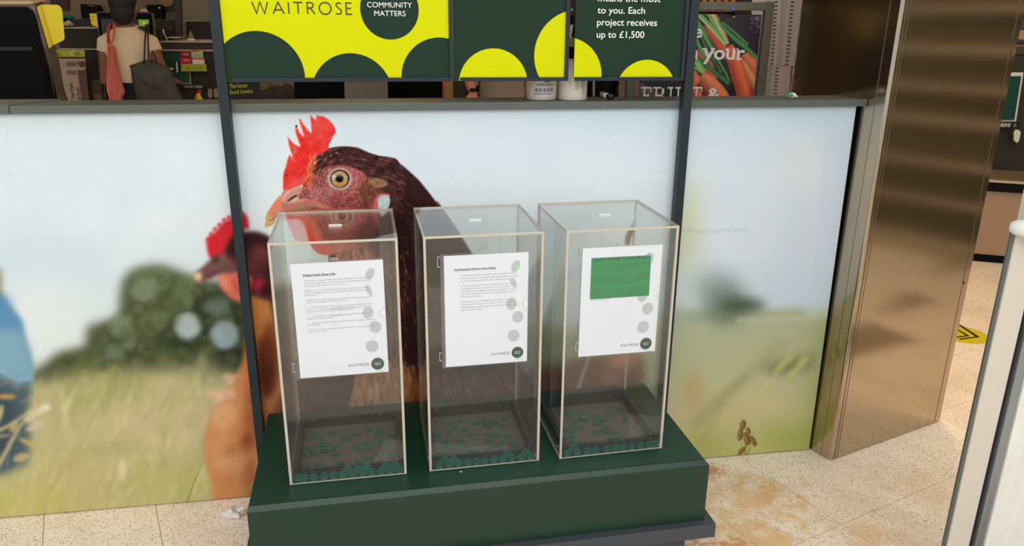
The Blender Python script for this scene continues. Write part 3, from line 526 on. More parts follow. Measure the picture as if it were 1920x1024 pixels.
def paint_carrots():
    c = Canvas(1120, 10, 1445, 330, 3.0); R = c.r
    c.img[:] = (40, 34, 38); c.img += (c.noise(14, 1) * 12)[..., None]
    O = lambda pts: off(pts, 5.122, 1270, 0)
    T = lambda pts, col, a, s: c.poly(pts, col, a, s, sm=5)
    # dark aubergine upper right, with a frosty highlight
    T(O([(600, 160), (640, 130), (720, 120), (830, 120), (800, 420), (760, 500), (640, 420), (580, 300)]), (48, 32, 44), 1, 3)
    for i in range(70): x, y = R.normal(1421, 7), R.normal(38, 10); c.ell(x, y, R.uniform(.6, 2.4), R.uniform(.6, 2), (176, 176, 196), .35, .7)
    def carrot(axis, w, col):
        P = smooth_line(axis, 8, False); d = np.gradient(P, axis=0); d /= np.hypot(d[:, 0], d[:, 1])[:, None]; n = np.stack([-d[:, 1], d[:, 0]], 1)
        W = np.interp(np.linspace(0, 1, len(P)), np.linspace(0, 1, len(w)), w)[:, None] / 2; pts = np.concatenate([P + n * W, (P - n * W)[::-1]])
        c.poly(pts, col, 1, .5); m = c.full(pts, .4)
        dark = [q * .62 for q in col]; lt = [min(255, q * 1.12 + 18) for q in col]
        c.poly(np.concatenate([P + n * W, (P + n * W * .45)[::-1]]), dark, .6, 1.6, clip=m); c.poly(np.concatenate([P - n * W * .7, (P - n * W * .1)[::-1]]), lt, .6, 1.6, clip=m)
        for i in range(44):
            k = R.randint(len(P)); o = R.uniform(-.9, .7); l = R.uniform(.2, .6); p0 = P[k] + n[k] * W[k] * o; p1 = P[k] + n[k] * W[k] * (o + l) + d[k] * R.uniform(-1, 1)
            c.stroke([p0, p1], .7, .3, dark, .45, .35, clip=m)
        for i in range(20):
            k = R.randint(len(P)); p0 = P[k] + n[k] * W[k] * R.uniform(-.8, .8); c.ell(p0[0], p0[1], .5, .4, [q * .45 for q in col], .6, .3, clip=m)
    def S(pts, w0, w1, col): c.stroke(O(pts), w0, w1, col, 1, .4, 6); c.stroke(O([(x - 3, y) for x, y in pts]), w0 * .3, w1 * .3, [min(255, q * 1.35 + 20) for q in col], .7, .4, 6)
    # timber board lower left
    c.poly([(1180, 150), (1196, 152), (1245, 178), (1245, 200), (1235, 200), (1180, 170)], (112, 84, 72), 1, 1)
    for i in range(24): x = R.uniform(1180, 1235); y = 152 + (x - 1180) * .45 + R.uniform(0, 14); c.stroke([(x, y), (x + 12, y + 6)], 1, .4, (150, 120, 104) if i % 2 else (70, 50, 44), .6, .4)
    carrot(O([(300, 60), (350, 180), (410, 300), (470, 430)]), [9, 17, 18, 12], (206, 128, 84))
    carrot(O([(270, 240), (330, 330), (420, 450), (500, 560)]), [5, 14, 18, 14], (196, 84, 50))
    carrot(O([(190, 480), (240, 560), (300, 650), (360, 760)]), [10, 22, 22, 12], (196, 92, 60))
    S([(200, 560), (300, 640), (420, 740), (500, 800)], 7, 12, (52, 92, 50))
    for p in ([(150, 140), (250, 330), (380, 560), (480, 720)], [(170, 190), (260, 420), (340, 560), (430, 700)], [(240, 250), (330, 440), (420, 620), (500, 770)], [(140, 330), (240, 520), (330, 640)], [(200, 200), (300, 400), (380, 520)], [(130, 240), (230, 470), (300, 560)]):
        S(p, 4, 3.4, [(74, 128, 62), (96, 152, 76), (60, 106, 52)][R.randint(3)])
    for p in ([(390, 200), (520, 330), (640, 430), (790, 570)], [(400, 230), (560, 390), (700, 500), (790, 600)], [(430, 210), (560, 320), (680, 430)]): S(p, 3.5, 5, (66, 124, 62))
    for i in range(34):
        x, y = 1370 + R.normal(0, 8), 40 + R.normal(0, 8); c.stroke([(x, y), (x + R.uniform(-4, 5), y + R.uniform(-3, 5))], 1.2, .4, (56, 100, 56), .8, .4)
    for p in ([(130, 90), (250, 190), (380, 330), (470, 420)], [(160, 110), (280, 230), (400, 360), (460, 430)], [(190, 100), (330, 250), (440, 380), (480, 420)], [(210, 110), (300, 150), (400, 300), (480, 400)], [(320, 110), (380, 220), (440, 340), (490, 420)]):
        S(p, 4.6, 3.4, [(126, 172, 96), (150, 190, 116), (96, 150, 76)][R.randint(3)])
    carrot(O([(130, 660), (160, 760), (190, 860), (200, 960)]), [10, 26, 30, 26], (206, 100, 72)); carrot(O([(200, 800), (300, 880), (330, 1000)]), [10, 30, 30], (150, 52, 40))
    carrot(O([(640, 520), (700, 620), (780, 730), (840, 840)]), [14, 30, 30, 22], (206, 108, 74)); carrot(O([(620, 590), (680, 700), (740, 800), (800, 940)]), [8, 15, 20, 20], (214, 140, 84)); carrot(O([(640, 800), (700, 900), (740, 1000)]), [10, 22, 20], (150, 50, 46))
    S([(110, 540), (180, 610), (260, 700)], 6, 7, (134, 180, 92)); S([(130, 480), (200, 590), (270, 690)], 5, 5, (110, 160, 76)); S([(110, 620), (190, 660), (240, 700)], 4, 5, (120, 170, 86))
    carrot(O([(230, 720), (310, 790), (400, 900), (470, 1010)]), [14, 27, 30, 26], (220, 122, 72)); carrot(O([(490, 440), (540, 560), (590, 720), (630, 860), (660, 1080)]), [16, 26, 29, 28, 20], (214, 92, 56))
    for i in range(4): carrot([(1285 + i * 38, 200 + (i % 2) * 8), (1300 + i * 38, 240), (1320 + i * 38, 320)], [26, 30, 16], (206, 100 + i * 6, 66))
    c.img = np.clip(c.img, 6, 240)
    return c
# ================================================================ the setting
def noise_nodes(m): return m.node_tree.nodes, m.node_tree.links
def terrazzo():
    m = bpy.data.materials.new('terrazzo tile'); m.use_nodes = True; N, L = noise_nodes(m); b = N['Principled BSDF']; tc = N.new('ShaderNodeNewGeometry')
    def mix(a, bb, fac, mode='MIX'):
        q = N.new('ShaderNodeMix'); q.data_type = 'RGBA'; q.blend_type = mode
        for k, v in (('A', a), ('B', bb)):
            if isinstance(v, tuple): q.inputs[k].default_value = v
            else: L.new(v, q.inputs[k])
        if isinstance(fac, float): q.inputs['Factor'].default_value = fac
        else: L.new(fac, q.inputs['Factor'])
        return q.outputs['Result']
    def ramp(src, p0, p1, v0=0., v1=1.):
        q = N.new('ShaderNodeMapRange'); q.inputs['From Min'].default_value = p0; q.inputs['From Max'].default_value = p1; q.inputs['To Min'].default_value = v0; q.inputs['To Max'].default_value = v1; L.new(src, q.inputs['Value']); return q.outputs[0]
    def vor(scale, rnd=1.):
        v = N.new('ShaderNodeTexVoronoi'); v.inputs['Scale'].default_value = scale; v.inputs['Randomness'].default_value = rnd; L.new(warp, v.inputs['Vector']); return v
    nz = N.new('ShaderNodeTexNoise'); nz.inputs['Scale'].default_value = 120; L.new(tc.outputs['Position'], nz.inputs['Vector'])
    vm = N.new('ShaderNodeVectorMath'); vm.operation = 'MULTIPLY_ADD'; L.new(nz.outputs['Color'], vm.inputs[0]); vm.inputs[1].default_value = (.006, .006, .006); L.new(tc.outputs['Position'], vm.inputs[2]); warp = vm.outputs[0]
    base = lin((250, 234, 212)) + (1,)
    v1 = vor(150); chips = ramp(v1.outputs['Distance'], .36, .30); cs = N.new('ShaderNodeSeparateColor'); L.new(v1.outputs['Color'], cs.inputs[0])
    sel = ramp(cs.outputs[0], .38, .44); f1 = N.new('ShaderNodeMath'); f1.operation = 'MULTIPLY'; L.new(chips, f1.inputs[0]); L.new(sel, f1.inputs[1])
    chipc = mix(lin((150, 120, 100)) + (1,), lin((204, 178, 150)) + (1,), cs.outputs[1]); c1 = mix(base, chipc, f1.outputs[0])
    v2 = vor(85); ch2 = ramp(v2.outputs['Distance'], .30, .25); cs2 = N.new('ShaderNodeSeparateColor'); L.new(v2.outputs['Color'], cs2.inputs[0]); sel2 = ramp(cs2.outputs[2], .80, .83)
    f2 = N.new('ShaderNodeMath'); f2.operation = 'MULTIPLY'; L.new(ch2, f2.inputs[0]); L.new(sel2, f2.inputs[1]); c2 = mix(c1, mix(lin((120, 100, 88)) + (1,), lin((196, 150, 120)) + (1,), cs2.outputs[0]), f2.outputs[0])
    # mottling and dirt
    n2 = N.new('ShaderNodeTexNoise'); n2.inputs['Scale'].default_value = 3.5; n2.inputs['Detail'].default_value = 6; L.new(tc.outputs['Position'], n2.inputs['Vector'])
    c3 = mix(c2, lin((190, 164, 130)) + (1,), ramp(n2.outputs['Fac'], .48, .75, 0., .35))
    # ochre and rust stains to the right of the stand, each with its own place
    def stain(cx, cy_, r, col, strength, prev, sc=13., dens=0.):
        d = N.new('ShaderNodeVectorMath'); d.operation = 'DISTANCE'; L.new(tc.outputs['Position'], d.inputs[0]); d.inputs[1].default_value = (cx, cy_, 0)
        n = N.new('ShaderNodeTexNoise'); n.inputs['Scale'].default_value = sc; n.inputs['Detail'].default_value = 8; n.inputs['Roughness'].default_value = .65; L.new(tc.outputs['Position'], n.inputs['Vector'])
        a = N.new('ShaderNodeMath'); a.operation = 'MULTIPLY_ADD'; L.new(n.outputs['Fac'], a.inputs[0]); a.inputs[1].default_value = r * 3.4; L.new(d.outputs['Value'], a.inputs[2])
        return mix(prev, lin(col) + (1,), ramp(a.outputs[0], r * 2.55, r * 1.85, 0., strength))
    c = c3
    for s in ((1.19, -.27, .24, (226, 178, 112), .62), (1.05, -.42, .26, (228, 186, 124), .5), (1.3, -.22, .12, (214, 160, 92), .5), (1.12, -.5, .2, (222, 176, 112), .45), (1.46, -.5, .16, (228, 188, 130), .6), (1.8, -.3, .2, (214, 182, 136), .35)): c = stain(*s[:3], s[3], s[4], c)
    for s in ((1.12, -.075, .07, (186, 92, 40), .75, 75.), (1.03, -.10, .05, (180, 96, 44), .75, 85.), (.92, -.56, .15, (176, 96, 40), .85, 38.), (1.02, -.52, .10, (200, 120, 60), .7, 30.), (.9, -.2, .1, (206, 150, 100), .5, 40.)): c = stain(*s[:3], s[3], s[4], c, s[5])
    L.new(c, b.inputs['Base Color']); b.inputs['Roughness'].default_value = .38; b.inputs['Specular IOR Level'].default_value = .4
    bp = N.new('ShaderNodeBump'); bp.inputs['Strength'].default_value = .12; bp.inputs['Distance'].default_value = .001; L.new(n2.outputs['Fac'], bp.inputs['Height']); L.new(bp.outputs['Normal'], b.inputs['Normal']); return m
TZ = terrazzo()
grout = mat('grout', (150, 132, 108), .9, var=.3, scale=20); pale_grout = mat('pale grout', (236, 220, 190), .9)
floor = struct(MB().box((-7, -6, -.1), (9, 8, -.0015)).build('floor', grout))
# tiles laid square to the steel column; every one that shows is a piece of its own
TS, TA = .3245, math.radians(19.4); E1 = Vector((math.cos(TA), math.sin(TA), 0)); E2 = Vector((math.sin(TA), -math.cos(TA), 0)); A0 = Vector((1.308, -.134, 0))
tile_me = None
for i in range(-11, 12):
    for j in range(-13, 12):
        c = A0 + E1 * ((i + .5) * TS) + E2 * ((j + .5) * TS)
        near = -1.5 < c.x < 2.6 and -1.15 < c.y < .2; beyond = 2.1 < c.x < 5.0 and -.4 < c.y < 2.5
        if not (near or beyond): continue
        if tile_me is None:
            h = TS / 2 - .0009; t = MB(); t.box((-h, -h, -.012), (h, h, 0)); o = t.build('tile', TZ, floor, bevel=.0007); tile_me = o.data
        else: o = bpy.data.objects.new('tile', tile_me); COL.objects.link(o); o.parent = floor
        o.location = (c.x, c.y, random.Random(i * 31 + j).uniform(-.0003, .0002)); o.rotation_euler = (0, 0, TA)
# the floor further off, tiles not told apart
g = MB()
for (x0, y0, x1, y1) in ((-7, .1, 2.0, 8), (5.2, -.5, 9, 8), (2.0, 2.8, 5.2, 8), (-7, -6, 9, -1.5), (-7, -1.5, -1.7, .1), (3.0, -1.5, 9, -.5)): g.box((x0, y0, -.06), (x1, y1, -.0009))
tag(g.build('tile_field', TZ, floor), kind='stuff')
wall_warm = mat('warm grey paint', (122, 106, 88), .8, var=.03); wall_dark = mat('dark olive wall', (92, 78, 60), .8)
struct(MB().box((-7.1, 5.625, 0), (9.1, 5.72, 3.05)).build('wall_back', wall_warm)); struct(MB().box((-7.1, 0, 0), (-7, 5.62, 3.05)).build('wall_left', wall_dark))
struct(MB().box((9, -6, 0), (9.1, 5.62, 3.05)).build('wall_right', wall_warm)); struct(MB().box((-7, -.4, 3.0), (9, 5.62, 3.1)).build('ceiling', mat('ceiling board', (150, 140, 124), .9)))
# ---------------------------------------------------------------- low partition with the printed panel
slate = mat('slate green powder coat', (86, 92, 84), .42, var=.03, bump=.05, scale=200)
WH = 1.2911; XR = 1.5375; XRB = 1.5505
wc = MB(); wc.box((-3.2, .012, 0), (XR, .118, WH - .003)); struct(wc.build('wall_front', mat('partition board', (30, 29, 27), .7)))
cap = empty('counter_cap', (0, 0, 0), 0, 'long slate green capping board along the top of the hen mural partition', 'worktop')
b = MB(); b.box((-1.008, -.018, WH), (1.562, .128, 1.3135)); b.build('board', slate, cap, bevel=.0012)
b = MB(); b.solid([(-3.2, -.018, WH), (-1.012, -.018, WH), (-1.012, -.018, 1.3165), (-3.2, -.018, 1.3165)], [(-3.2, .142, WH), (-.93, .142, WH), (-.93, .142, 1.3165), (-3.2, .142, 1.3165)]); b.build('board', slate, cap, bevel=.001)
# the print, one colour per vertex of a fine grid, drawn by the painter above
def homography_px(x, z, y=0.):
    P = np.stack([x, np.full_like(x, y), z], -1) - np.array(EYE); zz = P @ np.array(FW)
    return 960 + F_PX * (P @ np.array(RT)) / zz, 512 + F_PX * (P @ np.array(DN)) / zz
def print_grid(name, xs, zs, y, canvas, m, parent=None, xr=None, thick=.006):
    X, Z = np.meshgrid(xs, zs); n, k = len(xs), len(zs)
    if xr is not None: X = X[0] + (X * 0) ; X = xs[0] + (X - xs[0]) * ((xr(Z) - xs[0]) / (xs[-1] - xs[0]))
    px, py = homography_px(X.ravel(), Z.ravel(), y); rgb = canvas.sample(px, py) / 255
    co = np.stack([X.ravel(), np.full(X.size, y), Z.ravel()], -1)
    I = np.arange(k * n).reshape(k, n); q = np.stack([I[:-1, :-1], I[:-1, 1:], I[1:, 1:], I[1:, :-1]], -1).reshape(-1, 4)
    # thin edge round the panel
    loop = np.concatenate([I[0, :], I[1:, -1], I[-1, -2::-1], I[-2:0:-1, 0]]); nb = len(loop); bk = co[loop].copy(); bk[:, 1] += thick
    q2 = np.stack([loop, len(co) + np.arange(nb), len(co) + (np.arange(nb) + 1) % nb, np.roll(loop, -1)], -1)
    co = np.concatenate([co, bk]); rgb = np.concatenate([rgb, np.full((nb, 3), .25)]); F = np.concatenate([q, q2])
    me = bpy.data.meshes.new(name); me.vertices.add(len(co)); me.vertices.foreach_set('co', co.ravel()); me.loops.add(F.size); me.loops.foreach_set('vertex_index', F.ravel())
    me.polygons.add(len(F)); me.polygons.foreach_set('loop_start', np.arange(len(F)) * 4); me.polygons.foreach_set('loop_total', np.full(len(F), 4)); me.update(calc_edges=True)
    a = me.color_attributes.new('print', 'BYTE_COLOR', 'POINT'); a.data.foreach_set('color_srgb', np.concatenate([rgb, np.ones((len(rgb), 1))], -1).ravel())
    me.materials.append(m); o = bpy.data.objects.new(name, me); COL.objects.link(o)
    if parent: o.parent = parent
    return o
mural = empty('mural_panel', (0, 0, 0), 0, 'wide printed photo panel of brown hens in a meadow on the low partition', 'mural')
xs = np.concatenate([np.arange(-1.90, -1.30, .0075), np.arange(-1.30, -.42, .0042), np.arange(-.42, .22, .00145), np.arange(.22, XR, .0042), [XR]]); zs = np.concatenate([np.arange(.003, .62, .0042), np.arange(.62, WH - .001, .0015), [WH - .0008]])
CV = paint_mural(); pm = attr_mat('mural print', .6, 1.0, .08)
print_grid('printed_sheet', xs, zs, 0., CV, pm, mural, xr=lambda Z: XRB + (XR - XRB) * Z / WH, thick=.011)
# ---------------------------------------------------------------- steel column at the right end
def steel(name, col, rough, streak=.12):
    m = bpy.data.materials.new(name); m.use_nodes = True; N, L = noise_nodes(m); b = N['Principled BSDF']; tc = N.new('ShaderNodeTexCoord'); mp = N.new('ShaderNodeMapping'); L.new(tc.outputs['Object'], mp.inputs[0])
    mp.inputs['Scale'].default_value = (2, 2, 260); nz = N.new('ShaderNodeTexNoise'); nz.inputs['Scale'].default_value = 2.2; nz.inputs['Detail'].default_value = 5; L.new(mp.outputs[0], nz.inputs['Vector'])
    n2 = N.new('ShaderNodeTexNoise'); n2.inputs['Scale'].default_value = 3; n2.inputs['Detail'].default_value = 6; L.new(tc.outputs['Object'], n2.inputs['Vector'])
    mx = N.new('ShaderNodeMix'); mx.data_type = 'RGBA'; c = lin(col); mx.inputs['A'].default_value = tuple(v * (1 - streak) for v in c) + (1,); mx.inputs['B'].default_value = tuple(min(1, v * (1 + streak)) for v in c) + (1,)
    L.new(nz.outputs['Fac'], mx.inputs['Factor']); L.new(mx.outputs['Result'], b.inputs['Base Color']); b.inputs['Metallic'].default_value = 1
    mr = N.new('ShaderNodeMapRange'); mr.inputs['To Min'].default_value = rough * .8; mr.inputs['To Max'].default_value = rough * 1.3; L.new(n2.outputs['Fac'], mr.inputs[0]); L.new(mr.outputs[0], b.inputs['Roughness'])
    b.inputs['Anisotropic'].default_value = .35; tg = N.new('ShaderNodeTangent'); tg.direction_type = 'RADIAL'; tg.axis = 'Z'; L.new(tg.outputs[0], b.inputs['Tangent'])
    bp = N.new('ShaderNodeBump'); bp.inputs['Strength'].default_value = .025; bp.inputs['Distance'].default_value = .001; L.new(nz.outputs['Fac'], bp.inputs['Height']); L.new(bp.outputs['Normal'], b.inputs['Normal']); return m
stl = steel('brushed steel', (186, 172, 150), .12); stl_dark = steel('steel trim', (150, 140, 130), .3); stl_bright = steel('bright steel edge', (150, 136, 120), .35)
colm = empty('steel_column', (1.588, -.085, 0), math.atan2(.324, .946), 'square brushed steel clad column at the right end of the mural partition', 'column')
W_, D_ = .652, .40
def rrect(x0, y0, x1, y1, r, n=5):
    P = []
    for cx_, cy_, a0 in ((x0 + r, y0 + r, 180), (x1 - r, y0 + r, 270), (x1 - r, y1 - r, 0), (x0 + r, y1 - r, 90)):
        for k in range(n + 1): a = math.radians(a0 + 90 * k / n); P.append((cx_ + r * math.cos(a), cy_ + r * math.sin(a)))
    return P
MB().prism(rrect(0, 0, W_, D_, .010), 0, 2.999, 'z').build('cladding', stl, colm)
MB().box((.034, -.0012, .004), (.0352, .001, 2.99)).build('seam', stl_dark, colm); MB().box((W_ - .042, -.0012, .01), (W_ - .0410, .001, 2.99)).build('seam', stl_bright, colm)
MB().box((-.0014, .044, .004), (.001, .0452, 2.99)).build('seam', stl_dark, colm); MB().box((.019, -.0016, .004), (.0202, .001, 2.99)).build('seam', stl_bright, colm)
for k, z in enumerate((.92, 1.18, 1.45, .6)): MB().box((W_ - .0375, -.004, z), (W_ - .033, 0, z + .012)).build('rivet', stl_bright, colm, bevel=.001)
# added shelving out of view, placed only so the steel reflects bands
sh = empty('reflection_shelving', (5.2, -3.0, 0), math.radians(8), 'added tall tan shelving unit, unseen to the right, put there for the steel reflection', 'shelving')
tan = mat('tan laminate', (104, 92, 72), .5); drk = mat('dark shelf back', (94, 84, 64), .7); ltan = mat('pale shelf edge', (158, 142, 114), .5)
b = MB(); b.box((0, 0, 0), (.06, 4.2, 2.4)); b.build('back_panel', drk, sh)
for z, h in ((.0, .14), (.36, .05), (.62, .05), (.9, .06), (1.12, .05), (1.36, .06), (1.62, .05), (1.9, .06)): b = MB(); b.box((-.12, 0, z), (0, 4.2, z + h)); b.build('shelf', [tan], sh); b = MB(); b.box((-.13, 0, z), (-.121, 4.2, z + h)); b.build('price_rail', ltan, sh)
# ---------------------------------------------------------------- pale barrier screen at the far right
cream = mat('cream enamel', (206, 198, 184), .5, var=.05, scale=12); gmet = mat('grey metal edge', (108, 112, 108), .4, .6); rub = mat('black rubber', (22, 22, 24), .7); whitep = mat('chipped white paint', (222, 222, 214), .55, var=.14, scale=14, bump=.2); bsteel = mat('bluish steel', (150, 158, 164), .3, .8)
scr = empty('barrier_screen', (1.3265, -.95, 0), math.radians(6), 'cream metal barrier post with grey edge beside the steel column', 'barrier')
def seg(name, x0, x1, y0, y1, z1, m_, bev=.001):
    b = MB(); b.box((x0, y0, 0), (x1, y1, z1)); return b.build(name, m_, scr, bevel=bev)
seg('grey_edge', .0, .009, 0, .006, 1.13, gmet); seg('cream_panel', .0095, .078, -.004, .006, 1.13, cream); seg('rubber_seal', .0785, .086, -.002, .006, 1.15, rub)
seg('upper_post', .040, .13, .014, .03, 1.9, cream)
dr = empty('door_frame', (1.4145, -.955, 0), math.radians(4), 'chipped white door frame with steel strip at the right edge of the view', 'door frame')
def seg2(name, x0, x1, y0, y1, z1, m_): b = MB(); b.box((x0, y0, 0), (x1, y1, z1)); return b.build(name, m_, dr, bevel=.0015)
seg2('steel_strip', .0, .021, 0, .02, 2.2, bsteel); seg2('dark_gap', .0212, .0245, .008, .02, 2.2, rub); seg2('white_frame', .0247, .07, -.004, .04, 2.2, whitep); seg2('white_frame', .0722, .30, .001, .04, 2.2, whitep)
hr = empty('hand_rail', (1.335, -.97, 1.138), 0, 'short white tubular hand rail end on top of the cream barrier', 'rail')
b = MB(); b.tube([(-.021, .018, .001), (-.019, .016, .001), (-.012, .010, .0005), (0, 0, 0), (.03, -.026, 0), (.5, -.45, 0)], [.006, .011, .0165, .0185, .0185, .0185], 20); b.build('tube', whitep, hr, smooth=True)
b = MB(); b.tube([(.012, -.0108, 0), (.0145, -.013, 0)], .0192, 20); b.build('collar', cream, hr, smooth=True)
# ================================================================ the token stand
green = mat('dark green laminate', (10, 54, 38), .42, var=.10, scale=4, bump=.04); greenf = mat('dark green laminate front', (16, 50, 35), .45, var=.10, scale=5); anth = mat('anthracite metal', (62, 66, 72), .45, .0, var=.06, scale=60); postm = mat('slate grey steel', (38, 46, 51), .45, .0, var=.05, spec=.25)
SX, SY, SA, ZT = -.3671, -.659, .0287, .4092
stand = empty('display_plinth', T3((SX, SY, 0)), SA, 'dark green low plinth with grey base tray carrying three acrylic boxes', 'plinth')
PW, PD = 1.1978, .4757; stand.scale = (SS,) * 3
b = MB(); b.solid([(0, 0, ZT), (PW, 0, ZT), (PW + .010, -.010, .3975), (-.004, -.010, .3975)], [(0, .006, ZT), (PW, .006, ZT), (PW, .006, .3975), (0, .006, .3975)]); b.build('bevelled_edge', greenf, stand)
b = MB(); b.box((0, .0075, .3975), (PW, PD, ZT)); b.build('top_board', green, stand, bevel=.001)
b = MB(); b.box((-.003, -.0105, .222), (PW + .0105, .006, .397)); b.build('front_panel', greenf, stand, bevel=.001)
for xa_ in (0, PW - .018): b = MB(); b.box((xa_, .007, .222), (xa_ + .018, PD, .397)); b.build('side_panel', greenf, stand)
b = MB(); b.box((-.034, -.034, .178), (PW + .036, PD - .012, .221)); b.build('base_tray', anth, stand, bevel=.0015)
b = MB(); b.box((.03, .0, .0758), (PW - .036, PD - .02, .178)); b.build('base_body', anth, stand, bevel=.0015)
b = MB(); b.box((.53, .058, ZT), (.536, .060, ZT + .001)); b.build('paint_chip', mat('white fleck', (235, 235, 228), .8), stand)
# ---------------------------------------------------------------- frame posts and sign boards behind the plinth
PY = -.035
KY = (CAM_D + PY) / (CAM_D - .15)
def KX(x): return x * KY
def KZ(z): return CAM_H + (z - CAM_H) * KY
sf = empty('sign_stand', (0, 0, 0), 0, 'slate grey steel stand of two posts behind the green plinth carrying the sign boards', 'stand')
b = MB(); b.box((KX(-.4305), PY - .0155, 0), (KX(-.4045), PY + .0155, 2.15)); b.build('post', postm, sf, bevel=.001)
b = MB(); b.box((KX(.8725), PY - .0155, 0), (KX(.8985), PY + .0155, 2.15)); b.build('post', postm, sf, bevel=.001)
b = MB(); b.box((KX(-.4045), PY - .012, 2.12), (KX(.8725), PY + .012, 2.15)); b.build('cross_bar', postm, sf)
YP = PY - .006
yel = mat('acid yellow print', (210, 213, 0), .6, var=.03, scale=300, spec=.1); dkg = mat('bottle green print', (30, 52, 40), .6, var=.05, scale=300, spec=.15); ink = mat('white print', (238, 240, 232), .6, var=.01); inkd = mat('dark green ink', (40, 52, 36), .6)
def S(px, py): p = aty(px, py, YP); return p.x, p.z
def board(name, label, x0, x1, z0, m_, circles, mcirc, x_rail0, x_frame, w_frame):
    r = empty(name, (0, YP, 0), 0, label, 'sign', None); x0, x1, z0, x_rail0, x_frame = KX(x0), KX(x1), KZ(z0), KX(x_rail0), KX(x_frame)
    b = MB(); b.box((x0, 0, z0), (x1, .006, 2.1)); b.build('board', m_, r)
    for cx_, cy_, rad in circles:
        u, w_ = S(cx_, cy_); rr = S(cx_ + rad, cy_)[0] - u
        b = MB(); fan(b, clip_rect(disc(u, w_, rr, n=96), x0 + .0003, x1 - .0003, z0 + .0003, 2.09), -.0006); b.build('printed_circle', mcirc, r, fix=False)
    b = MB(); b.box((x_rail0, -.008, z0 - .0005), (x_frame + w_frame, -.0012, z0 + .0105)); b.build('bottom_rail', postm, r, bevel=.0006)
    b = MB(); b.box((x_frame, -.0075, z0 + .0108), (x_frame + w_frame, -.0012, 2.1)); b.build('side_rail', postm, r, bevel=.0006)
    return r
Z0 = 1.3862
s1 = board('sign_board', 'yellow sign board with dark green circles, leftmost above the acrylic boxes', -.4030, .1985, Z0, yel, [(487, 144.5, 85), (661, 177, 75.2), (825, 145, 71), (730.5, 17.5, 54.5)], dkg, -.392, .1868, .0112)
s2 = board('sign_board', 'plain dark green sign board with two yellow part circles, in the middle', .1992, .5245, Z0, dkg, [(925, 158.5, 64), (1081, 104, 78)], yel, .216, .5125, .012)
s3 = board('sign_board', 'dark green sign board with white lettering ending in a price, on the right', .5405, .8715, Z0, dkg, [(1060, 143, 67.7), (1210, 172.5, 55.5)], yel, .5425, .8585, .012)
def line(root, body, xa, xb, ybase, cap_px, m_, bold=.0, sp=1.0):
    u0, w0 = S(xa, ybase); u1, w1 = S(xb, ybase); b = MB(); h = (S(xa, ybase - cap_px)[1] - w0); put_text(b, body, u0, u1, w0, h, bold, -.0009, 4, sp); return b.build('lettering', m_, root, fix=False)
b = MB(); u0, w0 = S(474, 25); u1 = S(660, 25)[0]; put_strokes(b, 'WAITROSE', u0, u1, w0, S(474, 3.5)[1] - w0, .0034, -.0009); b.build('lettering', inkd, s1, fix=False)
line(s1, 'COMMUNITY', 688.5, 772.5, 13.5, 10.3, ink, .0); line(s1, 'MATTERS', 702, 760.5, 29.7, 10.3, ink, .0)
line(s3, 'means the most', 1121, 1238, 2.4, 14, ink, .006); line(s3, 'to you. Each', 1120, 1209, 25, 13.2, ink, .006); line(s3, 'project receives', 1119, 1231.5, 47.6, 13.2, ink, .006); line(s3, 'up to £1,500', 1118.5, 1207.5, 70.6, 13.2, ink, .006)
# ---------------------------------------------------------------- three acrylic token boxes
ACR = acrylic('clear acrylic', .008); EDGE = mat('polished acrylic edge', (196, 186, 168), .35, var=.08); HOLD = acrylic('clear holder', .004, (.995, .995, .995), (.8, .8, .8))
TRAY = mat('charcoal tray', (40, 43, 45), .5, var=.1, scale=20); TFL = mat('grey brown tray floor', (96, 88, 80), .55, var=.15, scale=14); SCREW = mat('screw steel', (150, 150, 150), .3, .9)
SLOTM = mat('frosted slot edge', (250, 248, 242), .5, var=.01); PAPER = mat('white paper', (228, 231, 238), .7, var=.01); TOK = mat('green plastic token', (34, 88, 74), .35, var=.12, scale=60); TXT = mat('grey text ink', (112, 108, 110), .8); TXD = mat('dark heading ink', (52, 46, 54), .8)
DOT = mat('pale grey green print', (184, 196, 192), .7); LOGO = mat('bottle green logo', (20, 74, 52), .6); GRN = mat('bright green print', (0, 138, 74), .6)
BX = [(-.27600, -.58225, .0230), (.08163, -.57333, .0323), (.43556, -.56520, .0438)]; BW, BD, BH, T = .2977, .303, .6463, .0062
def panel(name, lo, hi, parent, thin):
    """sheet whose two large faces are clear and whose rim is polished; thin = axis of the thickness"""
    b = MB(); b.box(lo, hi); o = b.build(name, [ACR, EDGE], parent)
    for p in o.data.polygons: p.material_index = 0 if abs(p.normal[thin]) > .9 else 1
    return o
side = ('left', 'middle', 'right'); whose = ('left hand box, nearest the yellow sign', 'middle box of the three', 'right hand one with green notice')
TOKR = .0122
ONES = 'first second third fourth fifth sixth seventh eighth ninth tenth eleventh twelfth thirteenth fourteenth fifteenth sixteenth seventeenth eighteenth nineteenth'.split()
def ordinal(n):
    n += 1
    if n < 20: return ONES[n - 1]
    t, u = divmod(n, 10); T_ = ('twent', 'thirt', 'fort')[t - 2]; return T_ + 'ieth' if u == 0 else T_ + 'y-' + ONES[u - 1]
tok_me = None
def token(loc, rot, label, group):
    global tok_me
    if tok_me is None:
        b = MB(); b.lathe([(TOKR - .0006, -.0012), (TOKR, -.0006), (TOKR, .0006), (TOKR - .0006, .0012), (TOKR - .002, .0012), (TOKR - .0026, .0006)], n=20); b.box((-.007, -.0012, .0007), (.007, .0012, .00115)); o = b.build('token', TOK, fix=True); tok_me = o.data
    else: o = bpy.data.objects.new('token', tok_me); COL.objects.link(o)
    o.location = loc; o.rotation_euler = rot; o.scale = (SS,) * 3; tag(o, label, 'token', group); return o
